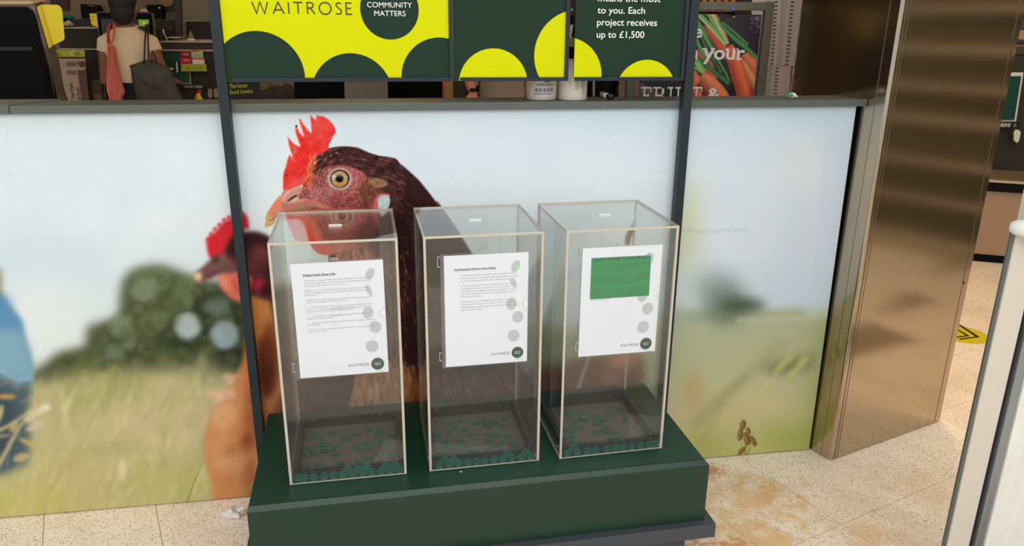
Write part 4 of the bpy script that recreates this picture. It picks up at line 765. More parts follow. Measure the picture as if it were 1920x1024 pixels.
flat_px = [
 [(577, 814), (577, 820), (598, 819), (622, 812), (648, 823), (668, 815), (692, 807), (713, 806), (711, 814), (741, 817), (707, 824), (605, 831), (596, 838), (612, 833), (631, 837), (569, 844), (574, 852), (593, 850), (603, 846), (620, 844), (630, 853), (671, 840), (685, 831), (691, 840), (718, 831), (719, 839), (738, 829), (710, 852), (733, 847), (737, 853), (567, 874), (595, 871), (612, 878), (637, 868), (672, 867), (690, 859), (722, 868)],
 [(846, 794), (865, 789), (852, 802), (873, 805), (895, 794), (912, 792), (917, 799), (927, 791), (941, 797), (946, 786), (842, 810), (816, 816), (835, 829), (861, 827), (840, 836), (823, 838), (880, 815), (915, 815), (930, 816), (952, 817), (917, 827), (940, 828), (960, 828), (963, 833), (875, 836), (882, 843), (857, 838), (854, 843), (933, 837), (915, 843), (972, 842), (927, 850), (819, 850), (833, 850), (864, 852), (878, 853), (894, 853)],
 [(1065, 772), (1067, 777), (1086, 776), (1096, 782), (1095, 786), (1116, 778), (1116, 786), (1129, 786), (1141, 778), (1163, 768), (1171, 786), (1120, 793), (1080, 789), (1074, 797), (1088, 802), (1062, 806), (1070, 808), (1074, 816), (1059, 818), (1069, 825), (1134, 802), (1136, 807), (1119, 810), (1154, 811), (1086, 831), (1107, 832), (1148, 822), (1163, 821), (1148, 831), (1173, 827), (1196, 826), (1209, 824)]]
stand_px = [
 [(555, 896), (571, 900), (589, 899), (608, 898), (626, 896), (644, 895), (662, 894), (680, 892), (697, 890), (715, 888), (733, 886), (749, 884), (652, 881), (670, 880), (686, 875), (688, 882), (723, 874), (741, 872)],
 [(825, 877), (843, 874), (860, 872), (877, 871), (893, 869), (909, 867), (926, 866), (943, 864), (960, 862), (977, 861), (995, 859), (834, 863), (851, 862), (951, 851), (986, 848)],
 [(1064, 852), (1083, 849), (1101, 848), (1117, 847), (1138, 845), (1154, 844), (1169, 841), (1185, 839), (1201, 838), (1217, 836), (1233, 833), (1075, 840)]]
def px_local(px, py, i, yl):
    """pixel -> local (u, z) on the plane y = yl of box i"""
    x, y, a = BX[i]; n = Vector((-math.sin(a), math.cos(a), 0)); c = T3(Vector((x, y, 0)) + n * yl); p = (on_plane(px, py, c, n) - c) / SS; return p.dot(Vector((math.cos(a), math.sin(a), 0))), p.z
sheets = [((543, 497), (717, 487), (563, 712), (728, 696)), ((831, 481), (990, 473), (837, 690), (989, 676)), ((1091, 466), (1241, 459), (1087, 669), (1230, 658))]
titles = ['Fulham Reach Boat Club', 'The Brunswick Club for Young People', 'About WEST Youth Zone']
lines = [
 [(-.149, 'The Vision for our charity, Fulham Reach Boat Club (FRBC) is to be a Sport for', .13, .86), (-.171, 'Good Centre of Excellence, transforming lives through rowing by making it an', .13, .85), (-.193, 'accessible, inclusive, and transformative activity.', .13, .57),
  (-.234, 'FRBC aims to promote physical and mental health, personal development,', .13, .82), (-.254, 'community engagement, and social integration for people of underserved', .13, .81), (-.272, 'backgrounds.', .13, .26), (-.316, 'Our Mission is to provide rowing opportunities for individuals from underserved', .13, .86), (-.335, 'backgrounds, focusing on three key impact areas:', .13, .59),
  (-.376, '1.     Youth Development - Improving physical and mental well-being of young', .13, .87), (-.396, 'people, via a pathway of State School Rowing, Free Water Sport Weeks and', .13, .84), (-.415, 'Junior Courses, and a Junior Squad with Bursary places.', .13, .66), (-.457, '2.     Crime Reduction on Boats Not Bars - Reducing reoffending rates', .13, .81), (-.476, 'through structured opportunities.', .13, .42),
  (-.515, '3.     Accessible Rowing - Ensuring rowing is accessible and adapted to people', .13, .88), (-.534, 'with disabilities.', .13, .27), (-.574, 'Across all our work we strongly believe in "The health of our space, that\'s the', .13, .86), (-.594, 'place for our health".', .13, .34)],
 [(-.180, 'The Brunswick Club for Young People are funded to deliver', .19, .86), (-.205, 'Brunswick Juniors, consisting of The Brunswick Junior Club', .19, .87), (-.230, 'and The Brunswick Junior Holiday Activity Schemes.', .19, .78), (-.272, 'The Brunswick Junior Club is an open access youth club', .19, .83), (-.297, 'providing children in school years 2 to 6 with a varied', .19, .79), (-.321, 'challenging and enjoyable programme of physical, creative,', .19, .86), (-.345, 'social and educational activities in a comfortable, safe and', .19, .85), (-.369, 'friendly environment.', .19, .43),
  (-.414, 'The Brunswick Junior Holiday Activity Schemes provide', .19, .82), (-.438, 'children in school years 2 to 6 with a range of exciting and', .19, .85), (-.463, 'challenging play and learning opportunities during their school', .19, .89), (-.487, 'and half term holidays.', .19, .45)],
 [(-.165, 'Based in White City, Hammersmith and Fulham Youth Zone is part of an', .125, .86), (-.190, 'impressive education Hub, known as EdCity, along with a new school,', .125, .84), (-.213, 'nursery, adult education centre and affordable housing.', .125, .68), (-.262, 'Named WEST (standing for "where Everyone Shines Together") by local', .125, .82), (-.284, 'young people, it was opened on 24 April 2024 to young people from across', .125, .86), (-.307, 'Hammersmith and Fulham who have access to all the facilities Monday to', .125, .86), (-.330, 'most of £5 for an annual membership and 50p per visit.', .125, .70),
  (-.385, 'WEST Youth Zone is a brand new purpose-built building, facing with', .125, .81), (-.407, 'bright, and jammed with incredible facilities. It is staffed by skilled and', .125, .86), (-.430, 'dedicated youth workers who truly believe in young people, helping them', .125, .87), (-.452, 'see what they can achieve, and giving them the skills, confidence and', .125, .84), (-.475, 'ambition to go for it.', .125, .37)]]
ovals = [[(693.5, 514, 8, 11.5, 25), (691.5, 545, 4.6, 11, -22), (689.5, 587, 10, 11.5, 10), (703, 614, 11.5, 11.5, 0), (696.6, 650, 12.5, 11.5, 0)], [(967, 499, 7.5, 11.5, 22), (963, 530, 5, 10.5, -24), (959, 570, 9.5, 11.2, 6), (970.5, 594.5, 10.5, 10.8, 0), (962.5, 629.5, 11.3, 11, 0)], [(1217, 485, 8.5, 11, 10), (1211, 518, 5, 11, -20), (1205, 554, 9.5, 11, 10), (1214.8, 578.5, 10.3, 10.6, 0), (1206, 613, 10.8, 10.6, 0)]]
logos = [((707, 683), 12.2, (651.5, 688.5, 691, 686)), ((970, 661), 11, (920, 666.5, 955, 664)), ((1211.5, 644), 10.8, (1163.5, 650, 1197, 647.5))]
desc = ['white notice sheet headed for a boat club, in the left acrylic box holder', 'white notice sheet headed for a young people club, in the middle acrylic box holder', 'white notice sheet with a bright green text block, in the right acrylic box holder']
for i, (bx, by, ba) in enumerate(BX):
    R = Matrix.Rotation(ba, 3, 'Z'); ORG = Vector((bx, by, ZT)); OW = T3(ORG) + Vector((0, 0, .0006)); g_ = lambda u, v, z: T3(ORG + R @ Vector((u, v, z)))
    root = empty('token_box', OW, ba, 'clear acrylic token box on the green plinth, ' + whose[i], 'box', 'acrylic token collection boxes'); root.scale = (SS,) * 3
    panel('front_panel', (T + .0002, 0, .001), (BW - T - .0002, T, BH - T - .0002), root, 1); panel('back_panel', (T + .0002, BD - T, .001), (BW - T - .0002, BD, BH - T - .0002), root, 1)
    panel('side_panel', (0, 0, .001), (T, BD, BH - T - .0002), root, 0); panel('side_panel', (BW - T, 0, .001), (BW, BD, BH - T - .0002), root, 0)
    # lid with a coin slot
    sx0, sx1, sy0, sy1 = BW / 2 - .016, BW / 2 + .016, BD * .5 - .0018, BD * .5 + .0018; zt, zb = BH, BH - T
    xs_, ys_ = [0, sx0, sx1, BW], [0, sy0, sy1, BD]; b = MB(); vs = [(x, y, z) for z in (zb, zt) for y in ys_ for x in xs_]; I = lambda a, c, k: k * 16 + c * 4 + a; fs, mi = [], []
    for k in (0, 1):
        for c in range(3):
            for a in range(3):
                if a == 1 and c == 1: continue
                q = (I(a, c, k), I(a + 1, c, k), I(a + 1, c + 1, k), I(a, c + 1, k)); fs.append(q if k else q[::-1]); mi.append(0)
    for a in range(3): fs += [(I(a, 0, 0), I(a + 1, 0, 0), I(a + 1, 0, 1), I(a, 0, 1)), (I(a + 1, 3, 0), I(a, 3, 0), I(a, 3, 1), I(a + 1, 3, 1)), (I(0, a + 1, 0), I(0, a, 0), I(0, a, 1), I(0, a + 1, 1)), (I(3, a, 0), I(3, a + 1, 0), I(3, a + 1, 1), I(3, a, 1))]; mi += [1] * 4
    for (a, c, a2, c2) in ((1, 1, 2, 1), (2, 1, 2, 2), (2, 2, 1, 2), (1, 2, 1, 1)): fs.append((I(a2, c2, 0), I(a, c, 0), I(a, c, 1), I(a2, c2, 1))); mi.append(2)
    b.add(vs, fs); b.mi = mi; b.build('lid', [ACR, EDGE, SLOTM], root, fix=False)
    # tray inside, screwed to the box
    tr = MB(); g0, wt, th = .0115, .012, .041
    tr.box((T + .003, g0, 0), (BW - T - .003, g0 + wt, .028)); tr.box((T + .003, BD - T - .003 - wt, 0), (BW - T - .003, BD - T - .003, th + .003)); tr.box((T + .003, g0 + wt, 0), (T + .003 + wt, BD - T - .003 - wt, th)); tr.box((BW - T - .003 - wt, g0 + wt, 0), (BW - T - .003, BD - T - .003 - wt, th))
    tr.build('tray_wall', TRAY, root); b = MB(); b.box((T + .015, g0 + wt, .0005), (BW - T - .015, BD - T - .015, .005)); b.build('tray_floor', TFL, root)
    for u, v, ax in ((.05, BD - T - .016, 'y'), (BW - .06, BD - T - .016, 'y'), (BW - T - .016, .03, 'x'), (-.001, .02, 'x')):
        b = MB(); d = Vector((0, -1, 0)) if ax == 'y' else Vector((-1, 0, 0)); b.tube([Vector((u, v, .03)), Vector((u, v, .03)) + d * .002], .004, 12); b.build('screw', SCREW, root, smooth=False)
    # holder and sheet: everything in the sheet's own plane
    (tl, trr, bl, br) = sheets[i]; P = [px_local(*q, i, -.006) for q in (tl, trr, bl, br)]
    ang = math.atan2(P[1][1] - P[0][1], P[1][0] - P[0][0]); wd = ((P[1][0] - P[0][0]) + (P[3][0] - P[2][0])) / 2; ht = ((P[0][1] - P[2][1]) + (P[1][1] - P[3][1])) / 2; lx, lz = (P[0][0] + P[2][0]) / 2, (P[0][1] + P[1][1]) / 2
    hd = empty('sheet_holder', (0, 0, 0)); hd.parent = root; hd.location = (lx, -.0042, lz - ZT); hd.rotation_euler = (0, -ang * .5, 0)
    o0, o1 = (-.009, wd - .001) if i < 2 else (-.002, wd + .006)
    nr = .012; nz_ = -ht * .46; prof = [(o0, .004), (o1, .004)] + [(o1 - nr * math.sin(a), nz_ + nr * math.cos(a)) for a in [math.pi * k / 10 for k in range(11)]] + [(o1, -ht - .003), (o0, -ht - .003)]
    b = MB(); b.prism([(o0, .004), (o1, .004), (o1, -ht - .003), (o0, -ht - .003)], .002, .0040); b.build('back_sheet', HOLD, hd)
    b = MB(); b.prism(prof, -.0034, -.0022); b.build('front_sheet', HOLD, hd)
    b = MB(); b.tube([(o1 - nr * math.sin(a), -.0036, nz_ + nr * math.cos(a)) for a in [math.pi * k / 12 for k in range(13)]], .0005, 6); b.build('notch_edge', EDGE, hd)
    for cx_, cz_, w2, h2 in ((o0 - .004, -.014, .006, .026), (o0 - .004, -ht * .9, .006, .022), (wd * .47, .0075, .018, .005)):
        b = MB(); b.box((cx_ - w2 / 2, -.0045, cz_ - h2 / 2), (cx_ + w2 / 2, -.002, cz_ - h2 / 2 + .0012)); b.box((cx_ - w2 / 2, -.0045, cz_ + h2 / 2 - .0012), (cx_ + w2 / 2, -.002, cz_ + h2 / 2)); b.box((cx_ - w2 / 2, -.0045, cz_ - h2 / 2), (cx_ - w2 / 2 + .001, .003, cz_ + h2 / 2)); b.build('clip', EDGE, hd)
    ps = empty('notice_sheet', g_(lx, -.0042, lz - ZT), 0, desc[i], 'notice'); ps.rotation_euler = (0, -ang * .5, ba); ps.scale = (SS,) * 3
    b = MB(); b.box((0, -.0012, -ht), (wd, .0008, 0)); b.build('paper', PAPER, ps)
    loc = lambda px, py: (px_local(px, py, i, -.0054)[0] - lx, px_local(px, py, i, -.0054)[1] - lz)
    y1, y2, y3 = -.0014, -.0016, -.0018
    if i == 2:
        q = [loc(*p) for p in ((1109, 484), (1221, 478), (1217, 554), (1106, 561.5))]; b = MB(); fan(b, q[::-1], y1 - .00012); b.build('green_block', GRN, ps, fix=False)
    for (ox, oy, rx, ry, an) in ovals[i]:
        u, w_ = loc(ox, oy); k = (loc(ox + 10, oy)[0] - u) / 10; b = MB(); fan(b, disc(u, w_, rx * k, ry * k * 1.06, 32, math.radians(-an)), y1); b.build('printed_dot', DOT, ps, fix=False)
    b = MB(); x0f, x1f, zf, hh = [(.125, .475, -.105, .0046), (.115, .61, -.128, .0042), (.125, .815, -.118, .0070)][i]
    put_text(b, titles[i], x0f * wd, x1f * wd, zf * ht, hh, .03 if i < 2 else .02, y2, 2)
    if i < 2: b.box((x0f * wd, y2 - .0001, zf * ht - .0016), (x1f * wd, y2, zf * ht - .0010))
    b.build('heading', TXD, ps, fix=False)
    b = MB()
    for zf, s_, xa, xb in lines[i]: put_text(b, s_, xa * wd, xb * wd, zf * ht, .0027, .004, y2, 1)
    if i == 0:
        for zf, xa, xb in ((-.396, .38, .55), (-.396, .57, .72), (-.457, .40, .57)): b.box((xa * wd, y2 - .0001, zf * ht - .001), (xb * wd, y2, zf * ht - .0006))
    b.build('body_text', TXD if i == 2 else TXT, ps, fix=False)
    (lcx, lcy), lr, (wx0, wy0, wx1, wy1) = logos[i]; u, w_ = loc(lcx, lcy); k = (loc(lcx + 10, lcy)[0] - u) / 10; b = MB(); fan(b, disc(u, w_, lr * k, lr * k * 1.02, 40), y1); b.build('logo_disc', LOGO, ps, fix=False)
    b = MB(); put_text(b, 'COMMUNITY', u - .0095, u + .0095, w_ + .0010, .0024, .004, y2, 1); b.build('logo_lettering', ink, ps, fix=False); b = MB(); put_text(b, 'MATTERS', u - .0068, u + .0068, w_ - .0034, .0024, .02, y2, 1); b.build('logo_lettering', ink, ps, fix=False)
    b = MB(); a0_, b0_ = loc(wx0, wy0); a1_, b1_ = loc(wx1, wy1); put_strokes(b, 'WAITROSE', a0_, a1_, (b0_ + b1_) / 2, .0062, .0008, y2); b.build('logo_lettering', TXD, ps, fix=False); b = MB(); put_text(b, 'WAIT/1705/A4/02', u - .004, u + .014, w_ - lr * k - .0042, .0014, .02, y2, 1); b.build('code_lettering', TXD, ps, fix=False)
    # tokens
    rr = random.Random(7 + i); used = []
    fl_ = sorted(flat_px[i], key=lambda q: q[1]); 
    for n_t, (px, py) in enumerate(fl_):
        p = atz(px, py, T3((0, 0, ZT + .008)).z); q = R.transposed() @ (p - OW) / SS; u = min(max(q.x, .034), BW - .034); v = min(max(q.y, .038), BD - .036); z = .0064
        for (a, c, zz) in used:
            if math.hypot(a - u, c - v) < 2 * TOKR: z = max(z, zz + .0027)
        used.append((u, v, z)); token(g_(u, v, z), (rr.uniform(-.02, .02), rr.uniform(-.02, .02), rr.uniform(0, 6)), '%s token from the back, lying %s in the %s box' % (ordinal(n_t), 'at the left' if u < .10 else ('at the right' if u > .20 else 'mid way across'), side[i]), 'tokens lying in the %s box' % side[i])
    used = []
    cnt_ = [0, 0]
    for (px, py) in stand_px[i]:
        u, z = px_local(px, py, i, .008); z -= ZT; row = 0 if z < .024 else 1; n_t = cnt_[row]; cnt_[row] += 1; u = min(max(u, T + .013), BW - T - .013); z = max(z, TOKR + .0006); v = .0081
        token(g_(u, v, z), (math.pi / 2 + .06, 0, ba + rr.uniform(-.03, .03)), '%s token from the left, upright in the %s front row of the %s box' % (ordinal(n_t), ('bottom', 'upper')[row], side[i]), 'tokens standing at the front of the %s box' % side[i])
# ================================================================ things on the capping board
def at_px(x, y, Y): return aty(x, y, Y)
plastic_w = mat('white plastic', (222, 214, 198), .4, var=.03); plastic_t = mat('translucent white plastic', (206, 198, 184), .35, var=.04); blue_ink = mat('blue ink', (40, 44, 140), .6); grey_ink = mat('grey lilac ink', (140, 136, 160), .7); blk = mat('black plastic', (14, 14, 15), .35, var=.02); gtext = mat('soft grey ink', (110, 100, 88), .8)
tub = empty('wipes_tub', (.492, .062, 1.3138), 0, 'white plastic tub with blue printing standing on the partition top', 'tub')
b = MB(); b.lathe([(.044, 0), (.0475, .003), (.0485, .05), (.0485, .14), (.046, .146)], n=32); b.build('body', plastic_t, tub, smooth=True); b = MB(); b.lathe([(.049, .146), (.049, .166), (.044, .17)], n=32); b.build('lid', plastic_w, tub, smooth=True)
def wrap(r): return lambda u, w_: (r * math.sin(u / r), -r * math.cos(u / r), w_)
b = MB(); put_text(b, 'AHP', -.002, .018, .0535, .006, .03, xf=wrap(.0489), slant=.3); 
for u0, u1, z0, z1 in ((-.034, .024, .0195, .0215),): b.add([wrap(.0489)(u, z) for z in (z0, z1) for u in np.linspace(u0, u1, 9)], [(k, k + 1, k + 10, k + 9) for k in range(8)])
for k in range(5):
    cx_ = -.030 + k * .0125
    for (a0, a1, c0, c1) in ((0, .010, 0, .0008), (0, .010, .0112, .012), (0, .0008, 0, .012), (.0092, .010, 0, .012), (.003, .007, .002, .010)): b.add([wrap(.0489)(cx_ + u, .0255 + z) for u, z in ((a0, c0), (a1, c0), (a1, c1), (a0, c1))], [(0, 1, 2, 3)])
b.add([wrap(.0489)(-.004 - .004 * math.cos(t) * q, .0555 + .0070 * math.sin(t) * q) for q in (1, .8) for t in np.linspace(-1.5, 1.5, 9)], [(k, k + 1, k + 10, k + 9) for k in range(8)])
b.build('lettering', blue_ink, tub, fix=False); b = MB(); b.add([wrap(.0489)(u, z) for z in (.045, .0495) for u in np.linspace(-.026, .030, 9)], [(k, k + 1, k + 10, k + 9) for k in range(8)]); b.build('printed_band', grey_ink, tub, fix=False)
roll = empty('till_roll', (.592, .062, 1.3138), 0, 'cream cylindrical drum with faint vertical lettering on the partition top', 'drum')
b = MB(); b.lathe([(.045, 0), (.0465, .002), (.0465, .118), (.044, .121), (.02, .121), (.02, .115)], n=32); b.build('body', plastic_w, roll, smooth=True)
b = MB()
for k, (a, n_) in enumerate(((-.022, 5), (-.002, 10), (.004, 9), (.016, 8), (.021, 11))):
    V, Fc = text_polys('DISINFECTANT WIPES'[:n_ + 5], .01, 1); s_ = .0062 if k != 4 else .0080
    b.add([wrap(.0468)(a + p[1] * s_, .070 - p[0] * s_ * .75) for p in V], Fc)
b.build('lettering', gtext, roll, fix=False)
tor = empty('tube_torch', (.706, .045, 1.3235), 0, 'small black and white capped tube lying on the partition top', 'tube'); tor.scale = (.8, .55, .8)
b = MB(); b.tube([(.004, -.045, 0), (.003, -.042, 0), (-.003, -.012, .001)], [.0095, .0115, .0115], 20); b.build('cap', blk, tor, smooth=True); b = MB(); b.tube([(-.0031, -.0118, .001), (-.0165, .052, .004)], [.0108, .0105], 20); b.build('body', plastic_w, tor, smooth=True)
b = MB(); b.tube([(-.0115, .026, .0031), (-.0125, .031, .0033)], .0111, 20); b.build('band', blk, tor, smooth=True)
# crumpled wrapper, crumpled tissue
def crumple(name, loc, r, m_, label, cat, seed, flat=.6, mats=None):
    bm = bmesh.new(); bmesh.ops.create_icosphere(bm, subdivisions=3, radius=1); q = random.Random(seed); dirs = [Vector((q.gauss(0, 1), q.gauss(0, 1), q.gauss(0, 1))).normalized() for _ in range(14)]
    for v in bm.verts:
        d = v.co.normalized(); k = 1 + sum(.16 * math.sin(7 * d.dot(e) + j) for j, e in enumerate(dirs)) * .55; v.co = Vector((d.x * r[0] * k, d.y * r[1] * k, d.z * r[2] * k * (flat if d.z < 0 else 1)))
    mn = min(v.co.z for v in bm.verts)
    for v in bm.verts: v.co.z -= mn
    me = bpy.data.meshes.new(name); bm.to_mesh(me); bm.free()
    for mm in (mats or [m_]): me.materials.append(mm)
    if mats:
        for p in me.polygons: p.material_index = 1 if (p.center.x < 0 and p.normal.z > -.2) else 0
    o = bpy.data.objects.new(name, me); COL.objects.link(o); o.location = loc; return tag(o, label, cat)
crumple('sweet_wrapper', (1.318, .028, 1.3136), (.017, .013, .009), None, 'crumpled green and white wrapper on the right end of the partition top', 'wrapper', 3, mats=[mat('cream foil', (226, 226, 206), .4), mat('green foil', (30, 140, 90), .4)])
p = atz(441, 968, 0); crumple('paper_tissue', (p.x, p.y, 0), (.033, .024, .020), mat('white tissue', (226, 218, 208), .85, bump=.3, scale=60), 'crumpled white tissue on the floor left of the green plinth', 'tissue', 8, .4)
# ================================================================ produce poster stand behind the partition
YQ = .5
st = empty('poster_stand', (0, YQ, 0), 0, 'grey metal poster frame on legs behind the partition beside the steel column', 'stand')
fr = mat('grey green frame paint', (104, 100, 88), .45, .2)
b = MB(); b.box((1.430, -.012, 0), (1.462, .014, 1.622)); b.build('post', fr, st, bevel=.002); b = MB(); b.box((.905, -.012, 0), (.937, .014, 1.622)); b.build('post', fr, st, bevel=.002)
b = MB(); b.box((.9375, -.012, 1.590), (1.4295, .014, 1.620)); b.build('top_bar', fr, st, bevel=.002); b = MB(); b.box((.9375, -.012, .62), (1.4295, .014, .65)); b.build('bottom_bar', fr, st); b = MB(); b.box((.85, -.14, 0), (1.51, .14, .02)); b.build('foot_plate', fr, st)
for hx in (1.20, 1.26): b = MB(); b.tube([(hx, 0, 1.592), (hx + .001, -.004, 1.575), (hx, 0, 1.560)], .0016, 8); b.build('hook', blk, st)
CC = paint_carrots(); px_ = np.arange(.958, 1.4195, .0024); pz_ = np.arange(.90, 1.578, .0026)
po = empty('produce_poster', (0, 0, 0), 0, 'poster photo of carrots with white fruit lettering hanging in the grey frame', 'poster')
print_grid('printed_sheet', px_, pz_, YQ - .004, CC, attr_mat('poster print', .4, 1., .4), po, thick=.003)
cream_ink = mat('cream print', (232, 224, 210), .6)
def Q(px, py): p = aty(px, py, YQ - .0046); return p.x, p.z
GS = {'F': (.62, [(0, 0, .36, .1), (0, .9, .62, 1), (.1, 0, .26, 1), (.54, .7, .62, 1), (.2, .46, .44, .56), (.4, .38, .47, .64)]), 'R': (.78, [(0, 0, .34, .1), (0, .9, .5, 1), (.1, 0, .26, 1), (.5, .58, .66, .92), (.2, .46, .55, .56), (.5, .08, .66, .48), (.52, 0, .78, .1)]),
      'U': (.78, [(0, .9, .34, 1), (.46, .9, .8, 1), (.1, .12, .26, 1), (.54, .12, .7, 1), (.2, 0, .6, .14)]), 'I': (.36, [(0, 0, .36, .1), (0, .9, .36, 1), (.1, 0, .26, 1)]), 'T': (.72, [(.2, 0, .56, .1), (0, .9, .74, 1), (.3, 0, .46, 1), (0, .72, .08, 1), (.66, .72, .74, 1)])}
b = MB(); x = 1202.
for ch, w_px in (('F', 24), ('R', 26), ('U', 30), ('I', 16), ('T', 24)):
    for (a, c, d, e) in GS[ch][1]:
        q0 = Q(x + a * 32, 196 - c * 33); q1 = Q(x + d * 32, 196 - e * 33); yk = YQ - .0048 - .00005 * (len(b.f) % 6); b.add([(q0[0], yk, q0[1]), (q1[0], yk, q0[1]), (q1[0], yk, q1[1]), (q0[0], yk, q1[1])], [(0, 1, 2, 3)])
    x += (GS[ch][0] + .10) * 31
b.build('lettering', cream_ink, po, fix=False)
def serif_word(body, x0, x1, base, xh, bold):
    b = MB(); u0, w0 = Q(x0, base); u1, _ = Q(x1, base); put_text(b, body, u0, u1, w0, (Q(x0, base - xh)[1] - w0), bold, YQ - .0048, 3); return b
b = serif_word('your', 1318, 1396, 111, 27, .022)
for (sx_, sy_, w2) in ((1318, 91.5, 9), (1334, 91.5, 8), (1361, 92.5, 7), (1375, 92, 7), (1383.5, 111, 9), (1379.5, 92, 6), (1371, 110.5, 6)):
    q0 = Q(sx_ - 1, sy_ + 1.6); q1 = Q(sx_ - 1 + w2, sy_ - 1.6); b.add([(q0[0], YQ - .0047, q0[1]), (q1[0], YQ - .0047, q0[1]), (q1[0], YQ - .0047, q1[1]), (q0[0], YQ - .0047, q1[1])], [(0, 1, 2, 3)])
b.build('lettering', cream_ink, po, fix=False)
serif_word('&', 1325, 1349, 188, 24, .024).build('lettering', cream_ink, po, fix=False); serif_word('gin', 1266, 1307, 110, 26, .022).build('lettering', cream_ink, po, fix=False); serif_word('e', 1300, 1316, 70, 25, .022).build('lettering', cream_ink, po, fix=False); serif_word('Mor', 1240, 1292, 70, 25, .022).build('lettering', cream_ink, po, fix=False)
# price lists pinned on a board beside the column
YB = .66
bd = empty('pin_board', (0, YB, 0), 0, 'dark board beside the steel column behind the printed price lists', 'board'); b = MB(); b.box((1.40, .002, .9), (1.70, .02, 2.2)); b.build('panel', mat('dark olive board', (44, 38, 30), .7), bd); b = MB(); b.box((1.40, .004, 0), (1.43, .018, .9)); b.box((1.66, .004, 0), (1.69, .018, .9)); b.build('leg', blk, bd)
psh = mat('list paper', (206, 196, 190), .8, var=.02); ltx = mat('list ink', (70, 62, 60), .8); lpale = mat('faint list ink', (150, 142, 138), .8)
def list_sheet(corners, rows, label, cols, x_skip=None):
    """printed list: paper with rules, entries and barcodes as flat print"""
    tl, tr_, bl, br = [aty(*c, YB - .004) for c in corners]; r = empty('price_list', tuple(bl), 0, label, 'notice'); b = MB()
    f = [bl - bl, br - bl, tr_ - bl, tl - bl]; b.solid(f, [v + Vector((0, .0015, 0)) for v in f]); b.build('paper', psh, r)
    L = lambda u, w_: (f[1] * u) * (1 - w_) + (f[2] - f[3]) * u * w_ + f[3] * w_ + Vector((0, -.0006, 0))
    b = MB(); c2 = MB(); q = random.Random(rows)
    for k in range(rows):
        w0 = (k + .35) / rows
        for (a, d) in cols:
            hb = .16 / rows * 2
            b.add([L(d - (d - a) * .28, w0), L(d, w0), L(d, w0 + hb), L(d - (d - a) * .28, w0 + hb)], [(0, 1, 2, 3)])
            for s_ in range(2): e = a + (d - a) * q.uniform(.35, .55); c2.add([L(a, w0 + s_ * .35 / rows), L(e, w0 + s_ * .35 / rows), L(e, w0 + (s_ * .35 + .12) / rows), L(a, w0 + (s_ * .35 + .12) / rows)], [(0, 1, 2, 3)])
            c2.add([L(a, w0 - .28 / rows), L(d, w0 - .28 / rows), L(d, w0 - .23 / rows), L(a, w0 - .23 / rows)], [(0, 1, 2, 3)])
    tag(b.build('barcode_print', ltx, r, fix=False), kind='stuff'); tag(c2.build('entry_print', lpale, r, fix=False), kind='stuff'); return r
list_sheet(((1413, -60), (1513, -60), (1405, 122), (1494, 125)), 25, 'large white price list sheet with two columns of entries beside the steel column', [(.28, .5), (.56, .82)])
list_sheet(((1405, 122), (1484, 125.5), (1398, 205), (1479, 205)), 12, 'smaller white price list sheet below the large one, above the green wrapper', [(.02, .24), (.42, .7)])
b = MB(); f = [aty(*c, YB - .006) for c in ((1486, 127), (1493, 127), (1487, 205), (1480, 205))]; b.solid(f, [v + Vector((0, .001, 0)) for v in f]); ho = b.build('punched_strip', psh, bd); ho.location = (0, -YB, 0)
b = MB()
for yy in (145, 152, 167, 182): c_ = aty(1488 - (yy - 127) * .075, yy, YB - .0064); b.add([(c_.x + .0028 * math.cos(a), c_.y, c_.z + .005 * math.sin(a)) for a in [k * math.pi / 5 for k in range(10)]], [tuple(range(10))])
ho = b.build('punch_hole', blk, bd, fix=False); ho.location = (0, -YB, 0)
# ================================================================ the checkout area in the dark beyond
olive = mat('dark olive laminate', (48, 45, 34), .6, spec=.2, var=.05); olive2 = mat('olive grey laminate', (62, 56, 44), .6, spec=.2); pale_edge = mat('pale counter edge', (170, 158, 138), .4); kblack = mat('kiosk black', (5, 5, 6), .6, var=.02, spec=.12); sil = mat('kiosk silver', (128, 116, 100), .35, .5); yflag = mat('yellow plastic flag', (238, 208, 8), .45, var=.02); chart = mat('chartreuse card', (164, 168, 34), .6); peach = mat('peach laminate', (216, 178, 130), .35)
GROUND = [True]
def grounded(p, py):
    """outline points that run on out of sight behind the partition go down to the floor"""
    if py >= 200 and GROUND[0]: p.z = 0.
    return p
def quad_box(name, pts_px, Y, th, m_, parent, bevel=0):
    """a slab with its outline taken at depth Y, th thick; everything local to parent"""
    f = [grounded(aty(px, py, Y), py) - Vector(parent.location) for px, py in pts_px]; b = MB(); b.solid(f, [v + Vector((0, th, 0)) for v in f]); return b.build(name, m_, parent, bevel=bevel)
